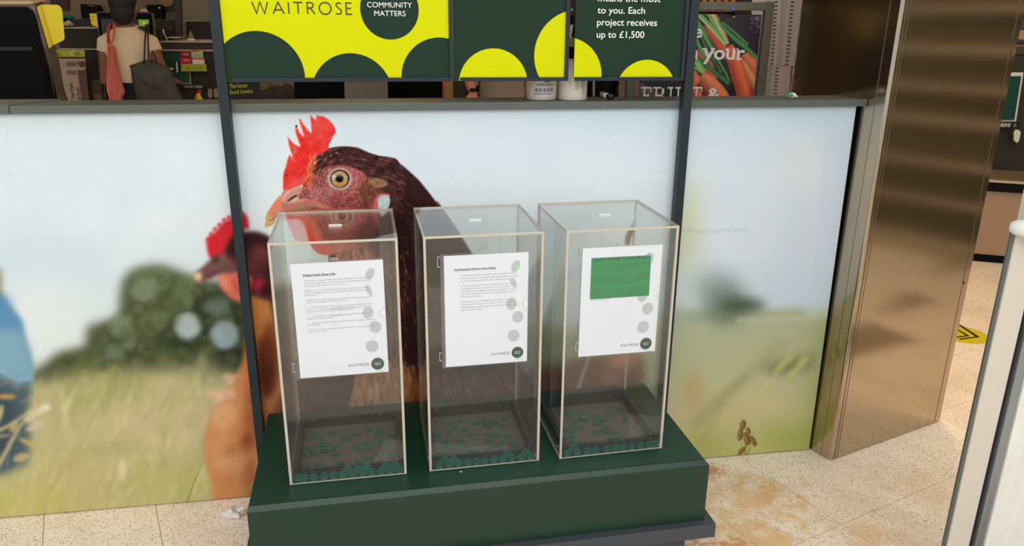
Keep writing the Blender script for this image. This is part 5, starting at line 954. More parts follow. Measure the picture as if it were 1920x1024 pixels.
# near self checkout, seen from behind
YK = 1.0
kk = empty('self_checkout', tuple(atz(60, 300, 0).to_3d() * 0) if False else (-1.45, YK, 0), 0, 'large black backed self checkout at the far left behind the partition', 'checkout')
def Kb(name, pts, y, th, m_, bevel=0):
    f = [grounded(aty(px, py, y), py) - Vector(kk.location) for px, py in pts]; b = MB(); b.solid(f, [v + Vector((0, th, 0)) for v in f]); return b.build(name, m_, kk, bevel=bevel)
Kb('screen_back', [(-120, 13), (48, 13), (58, 20), (64, 34), (72, 70), (88, 130), (106, 200), (106, 400), (-120, 400)], YK, .10, kblack)
Kb('side_trim', [(-120, -4), (56, -4), (64, 6), (67, 20), (75, 42), (96, 120), (112, 200), (112, 400), (108, 400), (107, 200), (90, 134), (66, 40), (60, 22), (50, 12), (-120, 12)], YK + .02, .085, sil)
b = MB(); f = [aty(px, py, YK) - Vector(kk.location) for px, py in ((-120, 8), (60, 8), (74, -26), (-120, -30))]; tp = [f[0], f[1], f[1] + Vector((.03, .24, .035)), f[0] + Vector((0, .24, .035))]; b.solid(tp, [v + Vector((0, .01, .012)) for v in tp]); b.build('top_cover', peach, kk)
Kb('lower_box', [(-120, 95), (60, 95), (66, 88), (80, 130), (100, 200), (110, 400), (-120, 400)], YK - .06, .06, kblack, 0); Kb('vent_ledge', [(-120, 88), (62, 88), (58, 96), (-120, 96)], YK - .058, .04, mat('dark grey vent', (24, 25, 26), .5))
b = MB(); c_ = aty(76, 110, YK - .01) - Vector(kk.location); b.ellipsoid(c_, (.012, .006, .008)); b.build('lock', sil, kk, smooth=True)
fl = empty('warning_flag', (-1.25, YK - .01, 0), 0, 'large yellow plastic flag sticking out of the near self checkout', 'flag')
quad_box('flag_face', [(76, 8.5), (107, 9), (113, 12), (116.5, 19), (121, 72), (118, 76), (98, 85.5)], YK - .012, .003, yflag, fl); quad_box('flag_fold', [(69, 14), (76, 8.5), (98, 85.5), (92, 92)], YK - .018, .004, mat('yellow plastic fold', (222, 184, 6), .5), fl)
# long rear counter
YC = 4.2
cnt = empty('rear_counter', (0, YC, 0), 0, 'long olive checkout counter with pale shelf edge behind the shopper', 'counter')
def C2(name, pts, m_, dy=0., th=.05, bevel=0):
    f = [grounded(aty(px, py, YC + dy), py) - Vector(cnt.location) for px, py in pts]; b = MB(); b.solid(f, [v + Vector((0, th, 0)) for v in f]); return b.build(name, m_, cnt, bevel=bevel)
C2('worktop_edge', [(112, 51.3), (187, 51.8), (187, 54), (112, 53.5)], pale_edge, -.02, .5); C2('upper_panel', [(112, 54), (187, 54), (190, 91), (112, 90)], olive, 0, .45); C2('rail', [(112, 90.5), (192, 91.3), (192, 93.6), (112, 93)], pale_edge, -.02, .1); C2('lower_panel', [(100, 93.6), (192, 93.6), (205, 330), (100, 330)], olive, 0, .45)
C2('worktop_edge', [(300, 76.6), (420, 77), (420, 80.5), (300, 80)], pale_edge, -.02, .5); C2('upper_panel', [(296, 80.5), (420, 80.5), (420, 92), (296, 92)], olive2, 0, .45); C2('rail', [(300, 92.5), (422, 93.5), (422, 96.6), (300, 95.8)], pale_edge, -.02, .1); C2('lower_panel', [(290, 96.8), (425, 96.8), (430, 330), (290, 330)], olive, 0, .45)
C2('green_board', [(309, 98.5), (337, 98.5), (340, 134), (355, 134), (356.5, 156), (309, 154)], mat('deep green board', (4, 62, 44), .6), -.012, .01); C2('board_edge', [(355.2, 134), (356.6, 134), (358.4, 157.6), (330, 156.6), (330, 155.4), (356, 155.8)], pale_edge, -.014, .01); C2('handle', [(329.5, 117), (332.5, 117), (334, 135), (331, 136)], plastic_w, -.03, .01, )
for px0 in (390, 401): C2('hand_slot', [(px0 + 1, 166), (px0 + 5, 166), (px0 + 7.5, 169), (px0 + 8, 181), (px0 + 6, 184), (px0 + 2, 184), (px0, 180), (px0 - .3, 169)], mat('pale grip', (150, 128, 106), .5), -.012, .01)
C2('middle_panel', [(188, 54), (300, 54), (300, 330), (188, 330)], olive, .02, .4)
ph = empty('pack_sign', (0, YC, 0), 0, 'dark sign strip with white capitals on the rear counter below the gift cards', 'sign'); quad_box('plate', [(336, 157.5), (390, 158), (391, 166), (336, 166.5)], YC - .02, .008, mat('black green plate', (10, 24, 20), .5), ph)
b = MB(); q0 = aty(346.5, 164.8, YC - .021); q1 = aty(379.5, 164.8, YC - .021); put_text(b, 'PACK HERE', q0.x, q1.x, q0.z, aty(346, 160.3, YC - .021).z - q0.z, .02, YC - .0212 - YC, 2, 1.1); b.build('lettering', mat('dim white ink', (190, 184, 170), .7), ph, fix=False)
gr = empty('gift_card_rack', (0, YC, 0), 0, 'small rack with chartreuse front on the rear counter holding gift cards', 'rack'); quad_box('front', [(339.5, 120.5), (386.5, 120), (387, 133.5), (340, 134)], YC - .06, .01, chart, gr); quad_box('base', [(340, 130), (387, 130), (387, 134), (340, 134)], YC - .05, .05, chart, gr)
b = MB(); [put_text(b, t_, aty(xa, yb, YC - .0605).x, aty(xb, yb, YC - .0605).x, aty(xa, yb, YC).z, .008, 0, -.0608, 1) for t_, xa, xb, yb in (('A GIFT', 347, 357, 126), ('FOR ALL', 349, 361, 130), ('choose a card', 365, 378, 125.5), ('from the shop', 363, 381, 129))]; b.build('lettering', olive, gr, fix=False)
for pts, colr, nm in (([(337, 97), (358, 97.5), (359, 107.5), (338, 107)], (150, 24, 40), 'dark red gift card at the back left of the counter rack'), ([(338, 108), (360, 108.5), (360, 121), (338.5, 121)], (170, 34, 40), 'dark red gift card at the front left of the counter rack'), ([(358.5, 94.5), (380.5, 94.5), (381, 109), (359, 109)], (226, 170, 60), 'orange and mint striped gift card at the back right of the rack'), ([(361, 109.2), (383, 109.2), (383.5, 121), (361, 121)], (230, 205, 196), 'pale pink gift card at the front right of the counter rack')):
    g_c = empty('gift_card', (0, YC, 0), 0, nm, 'card'); dz = -.045 if 'front' in nm else -.02; quad_box('card', pts, YC + dz, .004, mat('gift ' + nm[:30] + str(colr[0]), colr, .5), g_c)
    x0_, x1_, yt, yb = pts[0][0], pts[1][0], pts[0][1], pts[2][1]
    if 'orange' in nm: quad_box('stripe', [(x0_ + .4, yt + 6), (x1_ + .2, yt + 6), (x1_ + .2, yt + 12), (x0_ + .5, yt + 12)], YC + dz - .002, .001, mat('mint stripe', (130, 190, 160), .5), g_c)
    elif 'pink' in nm: quad_box('stripe', [(x0_, yt), (x1_, yt), (x1_, yt + 2.5), (x0_, yt + 2)], YC + dz - .002, .001, mat('magenta stripe', (190, 50, 120), .5), g_c)
    else: quad_box('stripe', [(x0_ + 6, yt + 3), (x1_ - 4, yt + 3), (x1_ - 4, yt + 7), (x0_ + 6, yt + 7)], YC + dz - .002, .001, mat('rose print', (206, 110, 104), .5), g_c)
bt = empty('squeeze_bottle', (0, YC - .25, 0), 0, 'yellow squeeze bottle with red cap by the rear counter hand slots', 'bottle'); yb_ = YC - .25
b = MB(); b.tube([aty(373, 230, yb_) - bt.location, aty(373, 186, yb_) - bt.location, aty(371.5, 180, yb_) - bt.location, aty(373, 174, yb_) - bt.location], [.035, .033, .02, .012], 14); b.build('body', mat('yellow plastic', (230, 178, 10), .4), bt, smooth=True); b = MB(); b.tube([aty(372.5, 175, yb_) - bt.location, aty(374, 171, yb_) - bt.location, aty(376.5, 169, yb_) - bt.location], [.012, .014, .006], 12); b.build('cap', mat('red plastic', (200, 30, 20), .4), bt, smooth=True)
bt['label'] = 'yellow squeeze bottle with red cap by the rear counter hand slots'
# leaflet rack on the left
lr_ = empty('leaflet_rack', (0, YC - .3, 0), 0, 'leaflet rack with chartreuse header on the rear counter left of the shopper', 'rack'); yl = YC - .3
quad_box('header', [(100, 93.5), (158.5, 94), (159, 107), (104, 106.5)], yl - .005, .01, chart, lr_); quad_box('back', [(104, 107), (160, 107), (173, 260), (120, 260)], yl, .02, olive2, lr_)
b = MB(); q0 = aty(103, 103, yl); put_text(b, 'magazine', q0.x, aty(115, 103, yl).x, q0.z, .012, .02, -.0062, 1); put_text(b, 'Help', aty(140, 101, yl).x, aty(150, 101, yl).x, aty(139, 101, yl).z, .012, .02, -.0062, 1); put_text(b, 'yourself here', aty(139, 104, yl).x, aty(154, 104, yl).x, aty(139, 104.5, yl).z, .006, 0, -.0062, 1); b.build('lettering', olive, lr_, fix=False)
b = MB(); o3 = [aty(px, py, yl - .006) - lr_.location for px, py in ((130, 100), (137.5, 94.5), (138.5, 95.5), (132.5, 100), (138.5, 104.5), (137.5, 105.5))]; b.add(o3, [(0, 1, 2, 3), (0, 3, 4, 5)]); b.build('arrow_print', plastic_w, lr_, fix=False)
newsm = mat('newsprint', (168, 146, 122), .8, var=.05); foodp = mat('brown food print', (92, 58, 44), .7, var=.5, scale=30)
for lab, a, bb, dy in (('folded leaflet at the back of the chartreuse headed rack', 110, 128, -.03), ('cream newspaper leaflet with upright black title at the front of the rack', 126, 199, -.055)):
    lf = empty('leaflet', (0, yl + dy, 0), 0, lab, 'leaflet'); x0_ = 105 + (a - 108) * .2; quad_box('paper', [(x0_, a), (160, a), (160 + (bb - a) * .1, bb), (x0_ + (bb - a) * .3, bb)], yl + dy, .006, newsm, lf)
    quad_box('picture', [(145, a + 5), (160.3, a + 5), (160.5 + (bb - a) * .08, min(bb, 240)), (148 + (bb - a) * .09, min(bb, 240))], yl + dy - .002, .001, foodp, lf); quad_box('text_block', [(124, a + 6), (143, a + 6), (144, a + 14), (126, a + 14)], yl + dy - .002, .001, gtext, lf)
    if dy < -.05:
        b = MB()
        for t_, xb_, y0_, y1_ in (('Your Week', 140.5, 186, 156), ('in Food:', 151.5, 186, 163)):
            V, Fc = text_polys(t_, .02, 2); lo, hi = V.min(0), V.max(0); p0 = aty(xb_, y0_, yl + dy - .0025); hgt = aty(xb_, y1_, yl + dy).z - p0.z; sc = hgt / (hi[0] - lo[0]); b.add([(p0.x - p[1] * .035, -.0026, p0.z + (p[0] - lo[0]) * sc) for p in V], Fc)
        b.build('title', blk, lf, fix=False)
cb = empty('card_tray', (0, YC - .1, 0), 0, 'brown card tray with two tiers between the leaflet rack and the shopper', 'tray'); quad_box('upper_tier', [(172, 151), (187, 151.5), (190, 174.6), (173.5, 174.5)], YC - .14, .05, mat('brown card', (112, 92, 72), .8), cb); quad_box('lower_tier', [(174, 175.4), (190, 175.6), (196, 240), (180, 240)], YC - .17, .09, mat('brown card dark', (134, 112, 88), .8), cb)
# clutter on the worktop and the wall behind
tq = empty('teal_cloth', (0, 0, 0), 0, 'folded teal cloth on the counter left of the shopper', 'cloth'); c_ = aty(129, 33, YC + .2); b = MB(); b.ellipsoid(c_, (.045, .04, .018), 14, 8); b.ellipsoid(c_ + Vector((-.016, 0, .010)), (.03, .03, .016), 12, 8); voxel(b.build('cloth', mat('teal fabric', (20, 92, 84), .9), tq), .006)
b = MB(); bb_ = empty('black_caddy', (0, 0, 0), 0, 'black caddy under the teal cloth on the counter', 'caddy'); q0, q1 = aty(119, 36.5, YC + .2), aty(128, 51, YC + .2); b.box((q0.x, YC + .15, q1.z - .01), (q1.x, YC + .25, q0.z + .012)); b.build('body', kblack, bb_, bevel=.004)
c_ = aty(133, 51, YC + .1); crumple('plastic_bag', (c_.x, YC + .06, c_.z + .004), (.030, .026, .022), mat('pale pink plastic', (190, 168, 160), .6), 'crumpled pale plastic bag on the counter below the teal cloth', 'bag', 12, .6)
YW = 5.6
def wallthing(name, lab, cat, parts, Y=YW):
    r = empty(name, (0, Y, 0), 0, lab, cat)
    for nm, pts, m_, dy, th in parts: quad_box(nm, pts, Y + dy, th, m_, r)
    return r
gridm = mat('dark mesh board', (34, 31, 27), .7); wirem = mat('dull wire', (84, 78, 66), .6); wgrey = mat('warm grey panel', (134, 124, 106), .7)
def mesh_board(lab, x0, y0, x1, y1, nx, ny):
    r = empty('mesh_board', (0, YW - .1, 0), 0, lab, 'mesh board', 'dark wire mesh boards behind the counter'); quad_box('backing', [(x0, y0), (x1, y0), (x1, y1), (x0, y1)], YW - .1, .02, gridm, r)
    b = MB()
    for k in range(nx + 1): x = x0 + (x1 - x0) * k / nx; f = [aty(a, c, YW - .106) - r.location for a, c in ((x - .25, y0), (x + .25, y0), (x + .25, y1), (x - .25, y1))]; b.solid(f, [v + Vector((0, .004, 0)) for v in f])
    for k in range(ny + 1): y = y0 + (y1 - y0) * k / ny; f = [aty(a, c, YW - .111) - r.location for a, c in ((x0, y - .25), (x1, y - .25), (x1, y + .25), (x0, y + .25))]; b.solid(f, [v + Vector((0, .004, 0)) for v in f])
    b.build('wires', wirem, r)
mesh_board('dark wire mesh board behind the counter, left of the shopper', 132, 36, 182, 50, 9, 3); mesh_board('dark wire mesh board behind the counter, between the shopper and the tan post', 288, 38, 333, 72, 7, 6); mesh_board('dark wire mesh board behind the counter, right of the tan post', 348, 40, 400, 76, 7, 5)
wallthing('wall_panel', 'plain grey wall panel with a white lower edge right of the dark beam', 'panel', [('panel', [(337, -60), (402, -60), (402, 38), (337, 38)], wgrey, 0, .02), ('edge', [(337, 38.2), (402, 39), (402, 40.4), (337, 39.6)], mat('off white edge', (200, 190, 172), .6), -.01, .03)])
wallthing('menu_picture', 'dark brown picture of a dish on the wall right of the shopper head', 'picture', [('board', [(293, -60), (328, -60), (327, 19.5), (300, 19)], mat('brown picture', (44, 28, 20), .6, var=.5, scale=18), -.02, .02), ('dish', [(297, 2), (304, -6), (318, -6), (326, 2), (322, 10), (310, 13), (300, 9)], mat('golden dish', (150, 110, 60), .6, var=.5, scale=40), -.03, .01)])
wallthing('dark_picture', 'dark brown board on the wall above the counter left of the shopper', 'picture', [('board', [(90, -60), (128, -60), (128.5, 19.5), (96, 18)], mat('umber board', (52, 38, 28), .7), 0, .02)])
wallthing('paper_dispenser', 'black wall box left of the shopper head', 'dispenser', [('body', [(150.5, 7.5), (180, 9.5), (183.5, 13), (184.5, 37), (153, 34)], kblack, -.12, .12), ('top_highlight', [(165, 10.2), (176, 11), (176, 11.6), (165, 10.8)], pale_edge, -.124, .003)])
wallthing('card_terminal', 'black wall box right of the shopper head', 'terminal', [('body', [(273.5, 9), (300, 9), (303.5, 12), (304.5, 36), (278, 33)], kblack, -.12, .12), ('label', [(297, 13.5), (300.5, 13.5), (300.5, 15.8), (297, 15.8)], plastic_w, -.124, .003)])
wallthing('support_beam', 'dark brown beam rising behind the counter right of the shopper', 'beam', [('beam', [(324, -60), (336, -60), (341, 76), (330.5, 76)], mat('dark brown metal', (48, 40, 32), .6), -.2, .06), ('tan_post', [(341.5, 40), (348, 40), (349.5, 77), (343, 77)], mat('tan metal', (98, 82, 64), .6), -.2, .05)])
hk = empty('scanner_cable', (0, YC + .1, 0), 0, 'white coiled cable with a hook on the counter right of the shopper', 'cable'); b = MB(); b.tube([aty(px, py, YC + .1) - hk.location for px, py in ((304.5, 56), (306, 58), (308, 64), (311, 70), (314, 76.5))], [.010, .008, .004, .004, .004], 8); b.build('cable', plastic_w, hk, smooth=True)
sw = wallthing('wall_clip', 'small white clip on the mesh board right of the shopper', 'clip', [('clip', [(318.8, 52), (320.6, 52), (321.8, 59.5), (318, 59.5)], plastic_w, -.13, .02)])
wallthing('white_tray_edge', 'thin white tray on the counter below the mesh board', 'tray', [('tray', [(303, 69.6), (333, 69.8), (333, 71.6), (303, 71.4)], plastic_w, 0, .2)], YC + .2)
cn = empty('paper_cone', (0, YC + .15, 0), 0, 'small grey and white cone standing on the rear counter', 'cone'); b = MB(); q = aty(358.5, 77, YC + .15) - cn.location; tp_ = aty(357, 57.5, YC + .15) - cn.location; b.tube([q, q + (tp_ - q) * .25], [.034, .026], 12); b.build('base', plastic_w, cn); b = MB(); b.tube([q + (tp_ - q) * .26, tp_], [.025, .004], 12); b.build('tip', mat('grey cone', (120, 110, 100), .6), cn)
wallthing('paper_pad', 'thin paper pad on the rear counter near the yellow sign', 'pad', [('pad', [(374, 76.6), (379, 74.6), (400, 76.2), (400, 77.2)], pale_edge, 0, .1)], YC + .1)
mo = wallthing('wall_monitor', 'small dark screen with blue light above the far self checkout', 'monitor', [('body', [(207, -60), (226, -60), (224.5, 14), (207.5, 13)], kblack, -.3, .04), ('blue_light', [(209.5, 7.5), (215, 8), (214.5, 11), (209.5, 10.5)], mat('blue led', (40, 110, 230), .5, emit=.6), -.304, .003), ('screen_glow', [(218, -8), (223, -8), (222, 4), (219.5, 0)], mat('green screen', (90, 150, 90), .5, emit=.15), -.304, .003)])
wh = empty('white_helmet', (0, 0, 0), 0, 'rounded pale pink and white object on top of the far self checkout', 'dome'); c_ = aty(270.5, 22, 4.05); b = MB(); b.ellipsoid(c_, (.028, .03, .024)); b.build('shell', mat('pale pink shell', (196, 160, 150), .5), wh, smooth=True); b = MB(); b.ellipsoid(c_ + Vector((0, -.003, -.004)), (.029, .030, .006), 16, 6); b.build('band', kblack, wh)
# far self checkout that the shopper uses
YF = 4.0
fk = empty('self_checkout', (0, YF, 0), 0, 'black screened self checkout with silver rim in front of the shopper', 'checkout')
quad_box('silver_rim', [(181, 24), (184, 22.3), (282, 23.5), (285.5, 26), (288.5, 50), (292, 330), (207, 330), (190, 110)], YF + .004, .05, mat('dull silver rim', (110, 104, 94), .4, .3), fk); quad_box('bezel', [(182, 25), (185, 23.3), (281, 24.5), (284, 27), (287, 50), (290, 330), (209, 330), (191.5, 110)], YF, .03, kblack, fk)
quad_box('screen', [(189.5, 35), (279.5, 36.5), (281, 120), (196, 120)], YF - .003, .002, mat('dark screen', (34, 27, 24), .4), fk); quad_box('screen_picture', [(259.5, 36.6), (279, 36.6), (279.6, 49), (260.5, 49)], YF - .006, .002, mat('green screen picture', (126, 176, 30), .4, emit=.25), fk)
b = MB(); c_ = aty(270.5, 43, YF - .007) - fk.location
for k in range(5): a = math.radians(20 + k * 72); b.add([c_ + Vector((.004 * math.cos(a + 1.57), 0, .004 * math.sin(a + 1.57))), c_ + Vector((.023 * math.cos(a), 0, .018 * math.sin(a))), c_ + Vector((.004 * math.cos(a - 1.57), 0, .004 * math.sin(a - 1.57)))], [(0, 1, 2)])
b.build('screen_star', mat('pale yellow star', (232, 226, 140), .5, emit=.2), fk, fix=False); quad_box('lower_cabinet', [(205, 180), (292, 180), (292, 480), (205, 480)], YF + .055, .1, kblack, fk)
f2 = empty('warning_flag', (0, YF - .02, 0), 0, 'small yellow plastic flag on the far self checkout left of the shopper', 'flag'); quad_box('flag_face', [(167.5, 26), (169, 25), (181, 25.5), (184, 51), (174, 47.5), (171, 44)], YF - .02, .003, yflag, f2)
b = MB(); q0 = aty(171.5, 32, YF - .0235); put_text(b, 'HELP', q0.x, aty(179.5, 32, YF).x, q0.z, .006, .03, -.0036, 1); q0 = aty(171.8, 39, YF); put_text(b, 'SCAN AS YOU', q0.x, aty(179.8, 39, YF).x, q0.z, .005, .02, -.0036, 1); b.build('lettering', olive, f2, fix=False)
# ---------------------------------------------------------------- things seen through the slot under the sign boards
YM = 2.4
def mid(name, lab, cat, parts, Y=YM): return wallthing(name, lab, cat, parts, Y)
ad = mid('shop_bag_stand', 'dark green board with two lines of yellow lettering under the yellow sign', 'board', [('board', [(412, 120), (483, 120), (486, 152), (492, 300), (412, 300)], mat('near black green', (12, 20, 14), .6), 0, .02)])
b = MB()
for t_, x0_, x1_, y0_, y1_ in (('The home', 430, 464, 165.5, 163.5), ('of food lovers', 421, 474, 177.5, 174)):
    q0, q1 = aty(x0_, y0_, YM - .002), aty(x1_, y1_, YM - .002); V, Fc = text_polys(t_, .03, 3); lo, hi = V.min(0), V.max(0); sx_ = (q1.x - q0.x) / (hi[0] - lo[0]); sz_ = .034; b.add([(q0.x + (p_[0] - lo[0]) * sx_, -.002, q0.z + p_[1] * sz_ + (q1.z - q0.z) * (p_[0] - lo[0]) / (hi[0] - lo[0])) for p_ in V], Fc)
b.build('lettering', mat('lime print', (170, 170, 30), .6), ad, fix=False)
bgc = aty(520, 172, YM - .1); bag = empty('slouch_bag', tuple(bgc), 0, 'dark brown slouchy bag under the yellow sign beside the black checkout', 'bag'); b = MB(); b.ellipsoid((0, 0, -.06), (.085, .06, .10), 16, 10); b.ellipsoid((-.06, 0, -.04), (.06, .05, .06), 14, 8); b.ellipsoid((.06, 0, -.03), (.05, .05, .08), 14, 8); voxel(b.build('body', mat('brown cloth', (48, 36, 28), .9, bump=.3, scale=60), bag), .01)
b = MB(); b.tube([aty(502, 168, YM - .12) - bgc, aty(501, 140, YM - .12) - bgc], .006, 8); b.build('strap', mat('tan strap', (150, 90, 40), .7), bag); b = MB(); b.tube([aty(510, 164, YM - .13) - bgc, aty(503, 140, YM - .13) - bgc], .006, 8); b.build('strap', mat('blue grey strap', (70, 72, 86), .7), bag)
YN = 1.3
mid('self_checkout', 'plain black checkout back left of the pale grey column under the sign', 'checkout', [('body', [(549, 100), (644, 100), (645, 420), (553, 420)], kblack, 0, .3)], YN); mid('self_checkout', 'plain black checkout back right of the pale grey column under the sign', 'checkout', [('body', [(727, 100), (829, 100), (829, 420), (727, 420)], kblack, 0, .3)], YN)
mid('grey_pillar', 'pale warm grey pillar between the two black checkout backs', 'pillar', [('pillar', [(641, 20), (724, 20), (727, 420), (648, 420)], mat('warm pillar paint', (150, 134, 118), .6), 0, .2)], YN - .1)
pb = mid('paper_bag', 'brown paper bag with an orange corner right of the black checkout', 'bag', [('bag', [(829, 130), (849, 130), (849, 260), (840, 260), (837, 190), (831, 155)], mat('kraft paper', (150, 108, 62), .8), 0, .12), ('orange_corner', [(829.5, 154), (833, 153), (836, 166), (833, 164)], mat('orange print', (220, 80, 20), .6), -.003, .002)], YM)
gb = mid('snack_rack', 'dark rack with chartreuse packs seen between the hand and the grey shirt', 'rack', [('rack', [(850, 100), (990, 100), (990, 420), (850, 420)], mat('dark rack', (30, 26, 18), .7), 0, .1)], 4.6)
for k, (px0, py0) in enumerate(((883, 154), (890, 153), (881, 162), (889, 162), (884, 170), (891, 170))): q = mid('snack_pack', 'chartreuse snack pack, %s row and %s of its pair, beside the wristwatch' % (('top', 'middle', 'bottom')[k // 2], ('left', 'right')[k % 2]), 'packet', [('pack', [(px0, py0), (px0 + 6.4, py0), (px0 + 6, py0 + 7), (px0, py0 + 7)], mat('chartreuse pack', (150, 150, 20), .5, var=.3, scale=60), 0, .03)], 4.56); q['group'] = 'chartreuse snack packs'
mid('menu_box', 'black box with pale upright lettering beside the produce poster', 'box', [('box', [(1148, 120), (1162, 120), (1158, 260), (1144, 260)], kblack, 0, .1)], .8)
mb_ = [o for o in bpy.data.objects if o.name.startswith('menu_box')][0]; V, Fc = text_polys('MELON', .02, 2); lo, hi = V.min(0), V.max(0); q0 = aty(1157, 162, .799); q1 = aty(1153, 178, .799); L_ = (q0.z - q1.z) / (hi[0] - lo[0]); b = MB(); b.add([(q0.x + (q1.x - q0.x) * (p_[0] - lo[0]) / (hi[0] - lo[0]) + p_[1] * .0085, -.002, q0.z - (p_[0] - lo[0]) * L_) for p_ in V], Fc); b.build('lettering', mat('grey lettering', (120, 116, 108), .7), mb_, fix=False)
mid('checkout_screen', 'black checkout screen back between the drum and the grey poster frame', 'screen', [('screen', [(1060, 40), (1146, 40), (1146, 300), (1060, 300)], kblack, 0, .06), ('pole', [(1114, 60), (1117, 60), (1117, 400), (1114, 400)], pale_edge, -.03, .02)], 1.5)
# goods on the shelf above the poster and the glimpse between the boards
shf = mid('product_shelf', 'dark product shelf glimpsed above the carrot poster', 'shelf', [('back', [(1060, -80), (1460, -80), (1460, 60), (1060, 60)], mat('shelf dark', (26, 18, 12), .7), .1, .02), ('board', [(1290, 20), (1460, 20), (1460, 22), (1290, 22)], wirem, -.02, .12)], 4.8)
for k in range(9):
    x = 1292 + k * 13.5; q = mid('spice_jar', '%s small amber jar from the left on the shelf above the carrot poster' % ONES[k], 'jar', [('jar', [(x, 15), (x + 7, 15), (x + 7, 20), (x, 20)], mat('amber goods', (168, 106, 62), .5, var=.4, scale=50), 0, .05), ('lid', [(x + .5, 12.6), (x + 6.5, 12.6), (x + 6.5, 14.8), (x + .5, 14.8)], mat('red lid', (160, 40, 24), .5), 0, .05)], 4.82); q['group'] = 'amber jars on the far shelf'
for k in range(9):
    x = 1290 + k * 13.5; q = mid('spice_jar', '%s small amber jar from the left, uppermost row above the carrot poster' % ONES[k], 'jar', [('jar', [(x, -6), (x + 8, -6), (x + 8, 3.4), (x, 3.4)], mat('amber goods', (168, 106, 62), .5), 0, .05)], 4.82); q['group'] = 'amber jars on the upper far shelf'
for yy in (161.4, 169.4, 177.4): q0, q1 = aty(878, yy, 4.55), aty(900, yy, 4.55); b = MB(); b.box((q0.x, 4.54 - 4.6, q0.z - .012), (q1.x, -.001, q0.z - .001)); b.build('shelf', kblack, gb)
q0 = aty(366, 231, YC - .25); b = MB(); b.box((q0.x - .1, -.4, q0.z - .03), (q0.x + .35, -.025, q0.z + .0025)); b.build('packing_shelf', olive2, cnt)
b = MB(); b.box((bgc.x - .16, -.25, bgc.z - .19), (bgc.x + .16, -.001, bgc.z - .155)); b.build('ledge', kblack, ad)
gp = mid('receipt_printer', 'white and olive receipt printer glimpsed between the two green sign boards', 'printer', [('white_part', [(1062, 48), (1075, 46), (1070, 78), (1062, 78)], pale_edge, 0, .1), ('olive_part', [(1062, 72), (1078, 70), (1078, 88), (1062, 88)], mat('olive plastic', (104, 104, 40), .6), -.02, .1), ('base', [(1060, 30), (1080, 30), (1080, 46), (1060, 46)], kblack, .02, .1), ('cyan_light', [(1072, 16), (1073.4, 16), (1073.4, 20), (1072, 20)], mat('cyan led', (40, 200, 210), .5, emit=.5), -.02, .01)], 1.45)
ld = mid('status_light', 'tiny blue light with a black stalk on the produce poster frame', 'light', [('stalk', [(1374.5, 18), (1378, 18), (1377.5, 31), (1375, 31)], kblack, 0, .006), ('led', [(1373.6, 15.6), (1376.8, 15.6), (1376.8, 19.4), (1373.6, 19.4)], mat('blue led', (40, 110, 230), .5, emit=.6), -.003, .003), ('amber_clip', [(1374.4, 29.8), (1378.4, 29.8), (1378.2, 33), (1374.6, 33)], mat('amber clip', (190, 120, 40), .5), -.003, .003)], YQ - .02)
# ================================================================ checkout seen past the steel column on the right
RA = math.atan2(2.0114 - 2.0931, 4.1034 - 3.9505)
rc = empty('packing_counter', (3.60, 2.28, 0), RA, 'beige fronted packing counter with black base right of the steel column', 'counter'); bei = mat('beige laminate', (152, 124, 98), .5); wood = mat('worn wood top', (120, 102, 78), .5, var=.3, scale=20)
b = MB(); b.box((-.2, .03, 0), (1.9, .6, .06)); b.build('kick_board', kblack, rc); b = MB(); b.box((-.2, 0, .0605), (1.9, .6, .500)); b.build('front_panel', bei, rc); b = MB(); b.box((-.2, -.03, .5005), (1.9, .6, .56)); b.build('black_band', kblack, rc); b = MB(); b.box((-.2, -.035, .5605), (1.9, .6, .575)); b.build('top_edge', pale_edge, rc); b = MB(); b.box((-.2, -.02, .5755), (1.9, .38, .58)); b.build('worn_top', wood, rc)
b = MB(); b.box((-.2, .38, .5755), (1.9, .6, 1.36)); b.build('upper_panel', olive, rc); b = MB(); b.box((-.2, .36, 1.3605), (1.9, .6, 1.40)); b.build('top_edge', olive2, rc)
YR = 2.42; GROUND[0] = False
def rpart(name, pts, m_, dy, th, root): return quad_box(name, pts, YR + dy, th, m_, root)
gb2 = empty('green_panel', (3.9, YR, 0), 0, 'white edged deep green panel on the counter right of the steel column', 'panel'); gb2.location = (0, YR, 0)
rpart('edge', [(1885, 136), (1919, 136), (1905, 228), (1866, 228)], plastic_w, -.14, .01, gb2); rpart('face', [(1887, 143), (1915, 143), (1902, 225), (1870, 225)], mat('deep green board', (4, 62, 44), .6), -.15, .008, gb2)
hs = empty('here_sign', (0, YR, 0), 0, 'dark sign strip with white capitals and bag symbol right of the column', 'sign'); rpart('plate', [(1862, 229), (1913, 229), (1911, 240), (1858, 239)], mat('black green plate', (10, 24, 20), .5), -.16, .008, hs)
b = MB(); q0 = aty(1855, 238, YR - .162); q1 = aty(1894, 238, YR - .162); put_text(b, 'PACK HERE', q0.x - .05, q1.x, q0.z, aty(1878, 231.5, YR - .162).z - aty(1878, 238, YR - .162).z, .02, -.1625, 2); c0 = aty(1903, 235, YR - .162); b.tube([(c0.x - .008, -.1625, c0.z - .008), (c0.x + .008, -.1625, c0.z - .008), (c0.x + .007, -.1625, c0.z + .004), (c0.x - .007, -.1625, c0.z + .004), (c0.x - .008, -.1625, c0.z - .008)], .0011, 6); b.tube([(c0.x - .004, -.1625, c0.z + .004), (c0.x - .003, -.1625, c0.z + .010), (c0.x + .003, -.1625, c0.z + .010), (c0.x + .004, -.1625, c0.z + .004)], .0009, 6); b.build('lettering', plastic_w, hs, fix=False)
rpart('hand_slot', [(1905, 243), (1911, 244), (1914, 249), (1911, 263), (1907, 268), (1902, 264), (1902, 249)], plastic_w, -.16, .008, hs)
